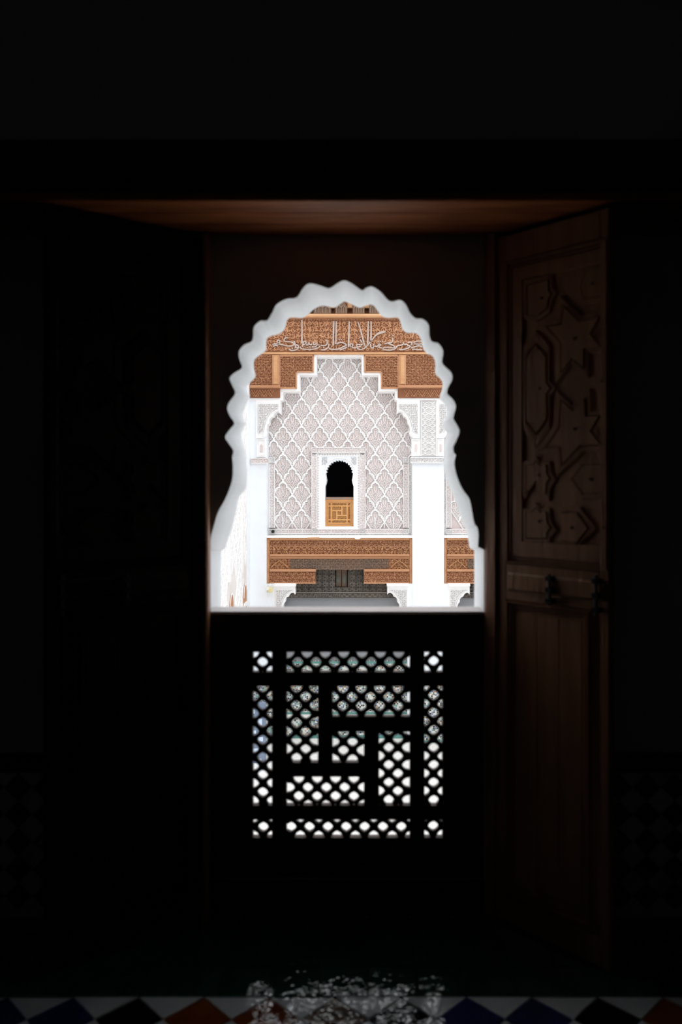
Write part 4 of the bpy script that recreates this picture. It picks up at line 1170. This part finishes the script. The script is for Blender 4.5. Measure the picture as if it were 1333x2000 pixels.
# ------------------------------------------------------------------ side wall of the courtyard (seen edge on)
XS = XL - 0.02
mb = MB()
yl0, yl1 = 8.0, YP + 0.2
arches = []
mb.box(XS - 0.5, XS, yl0, yl1, -2.7, 9.5)
side = struct('wall_left_courtyard', mb, M['stucco_side'], 'pale carved side wall of the courtyard seen edge on beside the arch jamb', 'wall', (XS, 18, -2.7))
sl = LOC['wall_left_courtyard']
src2 = motif_mesh().build('lozenge', M['stucco'], side, (0, 0, 0))
firstb = True
ch_, cz_ = 36 * PXW, 27 * PXW
for r in range(0, 18):
    for c in range(0, 8):
        y = 19.2 + c * ch_ + (ch_ / 2 if r % 2 else 0); z = 3.9 - r * cz_ + 1.2
        if z - sl[2] < 0.9 or y > 23.2: continue
        if z - 0.6 < -1.0 and (20.2 < y < 21.6 or y > 22.7): continue
        loc = (0.002, y - sl[1], z - sl[2])
        if firstb:
            src2.location = loc; src2.rotation_euler = (0, 0, math.pi / 2); src2.scale = (1, 0.3, 1); firstb = False
        else: linked(src2, side, loc, math.pi / 2)
mm = motif_mesh(); mb = MB()
for r in range(0, 18):
    for c in range(1, 18):
        y = 19.2 - c * ch_ + (ch_ / 2 if r % 2 else 0); z = 3.9 - r * cz_ + 1.2
        if z - sl[2] < 0.9: continue
        n = len(mb.v)
        mb.v += [(XS + 0.002 - 0.3 * b_, y + a_, z + q) for a_, b_, q in mm.v]
        mb.f += [tuple(n + g for g in f_) for f_ in mm.f]
stuff(mb.build('lozenge_field', M['stucco'], side))
for y0 in (20.35, 22.5):
    MB().box(XS, XS + 0.06, y0, y0 + 0.22, -1.0, 6).build('white_strip', M['stucco'], side)
MB().box(XS, XS + 0.05, 23.6, YP, -2.7, 6).build('white_strip', M['white'], side)
struct('pillar_side', MB().box(XS - 0.5, XS, 22.2, YP + 0.2, ZG, -2.7).box(XS - 0.5, XS, 19.4, 20.9, ZG, -2.7).box(XS - 0.5, XS, 12, 14, ZG, -2.7), M['white'], 'white side pillars of the courtyard ground floor', 'pillar', (XS, 18, ZG))
struct('wall_side_gallery', MB().box(XS - 2.6, XS - 2.5, 12, 26, ZG, -2.5), M['white'], 'white wall inside the side gallery', 'wall', (XS - 2.5, 18, ZG))
# brown wooden arched openings low on the side wall
for q, (y0, y1, ztop, lab) in enumerate(((20.62, 21.16, FZ(1160, 21), 'arched wooden niche low on the side wall, next to the jamb'), (22.95, 23.5, FZ(1140, 23.5), 'arched wooden niche low on the side wall, next to the corner pillar'))):
    t = thing('arched_niche', lab, 'niche', (XS, (y0 + y1) / 2, ztop - 1.4))
    P = [(y0, ztop - 1.4), (y1, ztop - 1.4)] + [((y0 + y1) / 2 + (y1 - y0) / 2 * math.cos(a), ztop - 0.35 + 0.35 * math.sin(a)) for a in [math.pi * g / 8 for g in range(9)]]
    mb = MB(); n = len(P)
    mb.v = [(XS + 0.02, y, z) for y, z in P] + [(XS - 0.02, y, z) for y, z in P]
    mb.f = [tuple(range(n))] + [(i, n + i, n + (i + 1) % n, (i + 1) % n) for i in range(n)]
    mb.build('wooden_back', M['wood'], t)
    mb = MB(); P2 = P[2:]
    for i in range(len(P2) - 1):
        (a, b), (c, d) = P2[i], P2[i + 1]
        mb.quadbox([(XS + 0.02, a, b), (XS + 0.035, a, b), (XS + 0.035, a, b + 0.05), (XS + 0.02, a, b + 0.05), (XS + 0.02, c, d), (XS + 0.035, c, d), (XS + 0.035, c, d + 0.05), (XS + 0.02, c, d + 0.05)])
    mb.build('arch_rib', M['stucco'], t)
    MB().box(XS + 0.02, XS + 0.05, y0, y1, ztop - 0.62, ztop - 0.5).build('crossbar', M['stucco'], t)
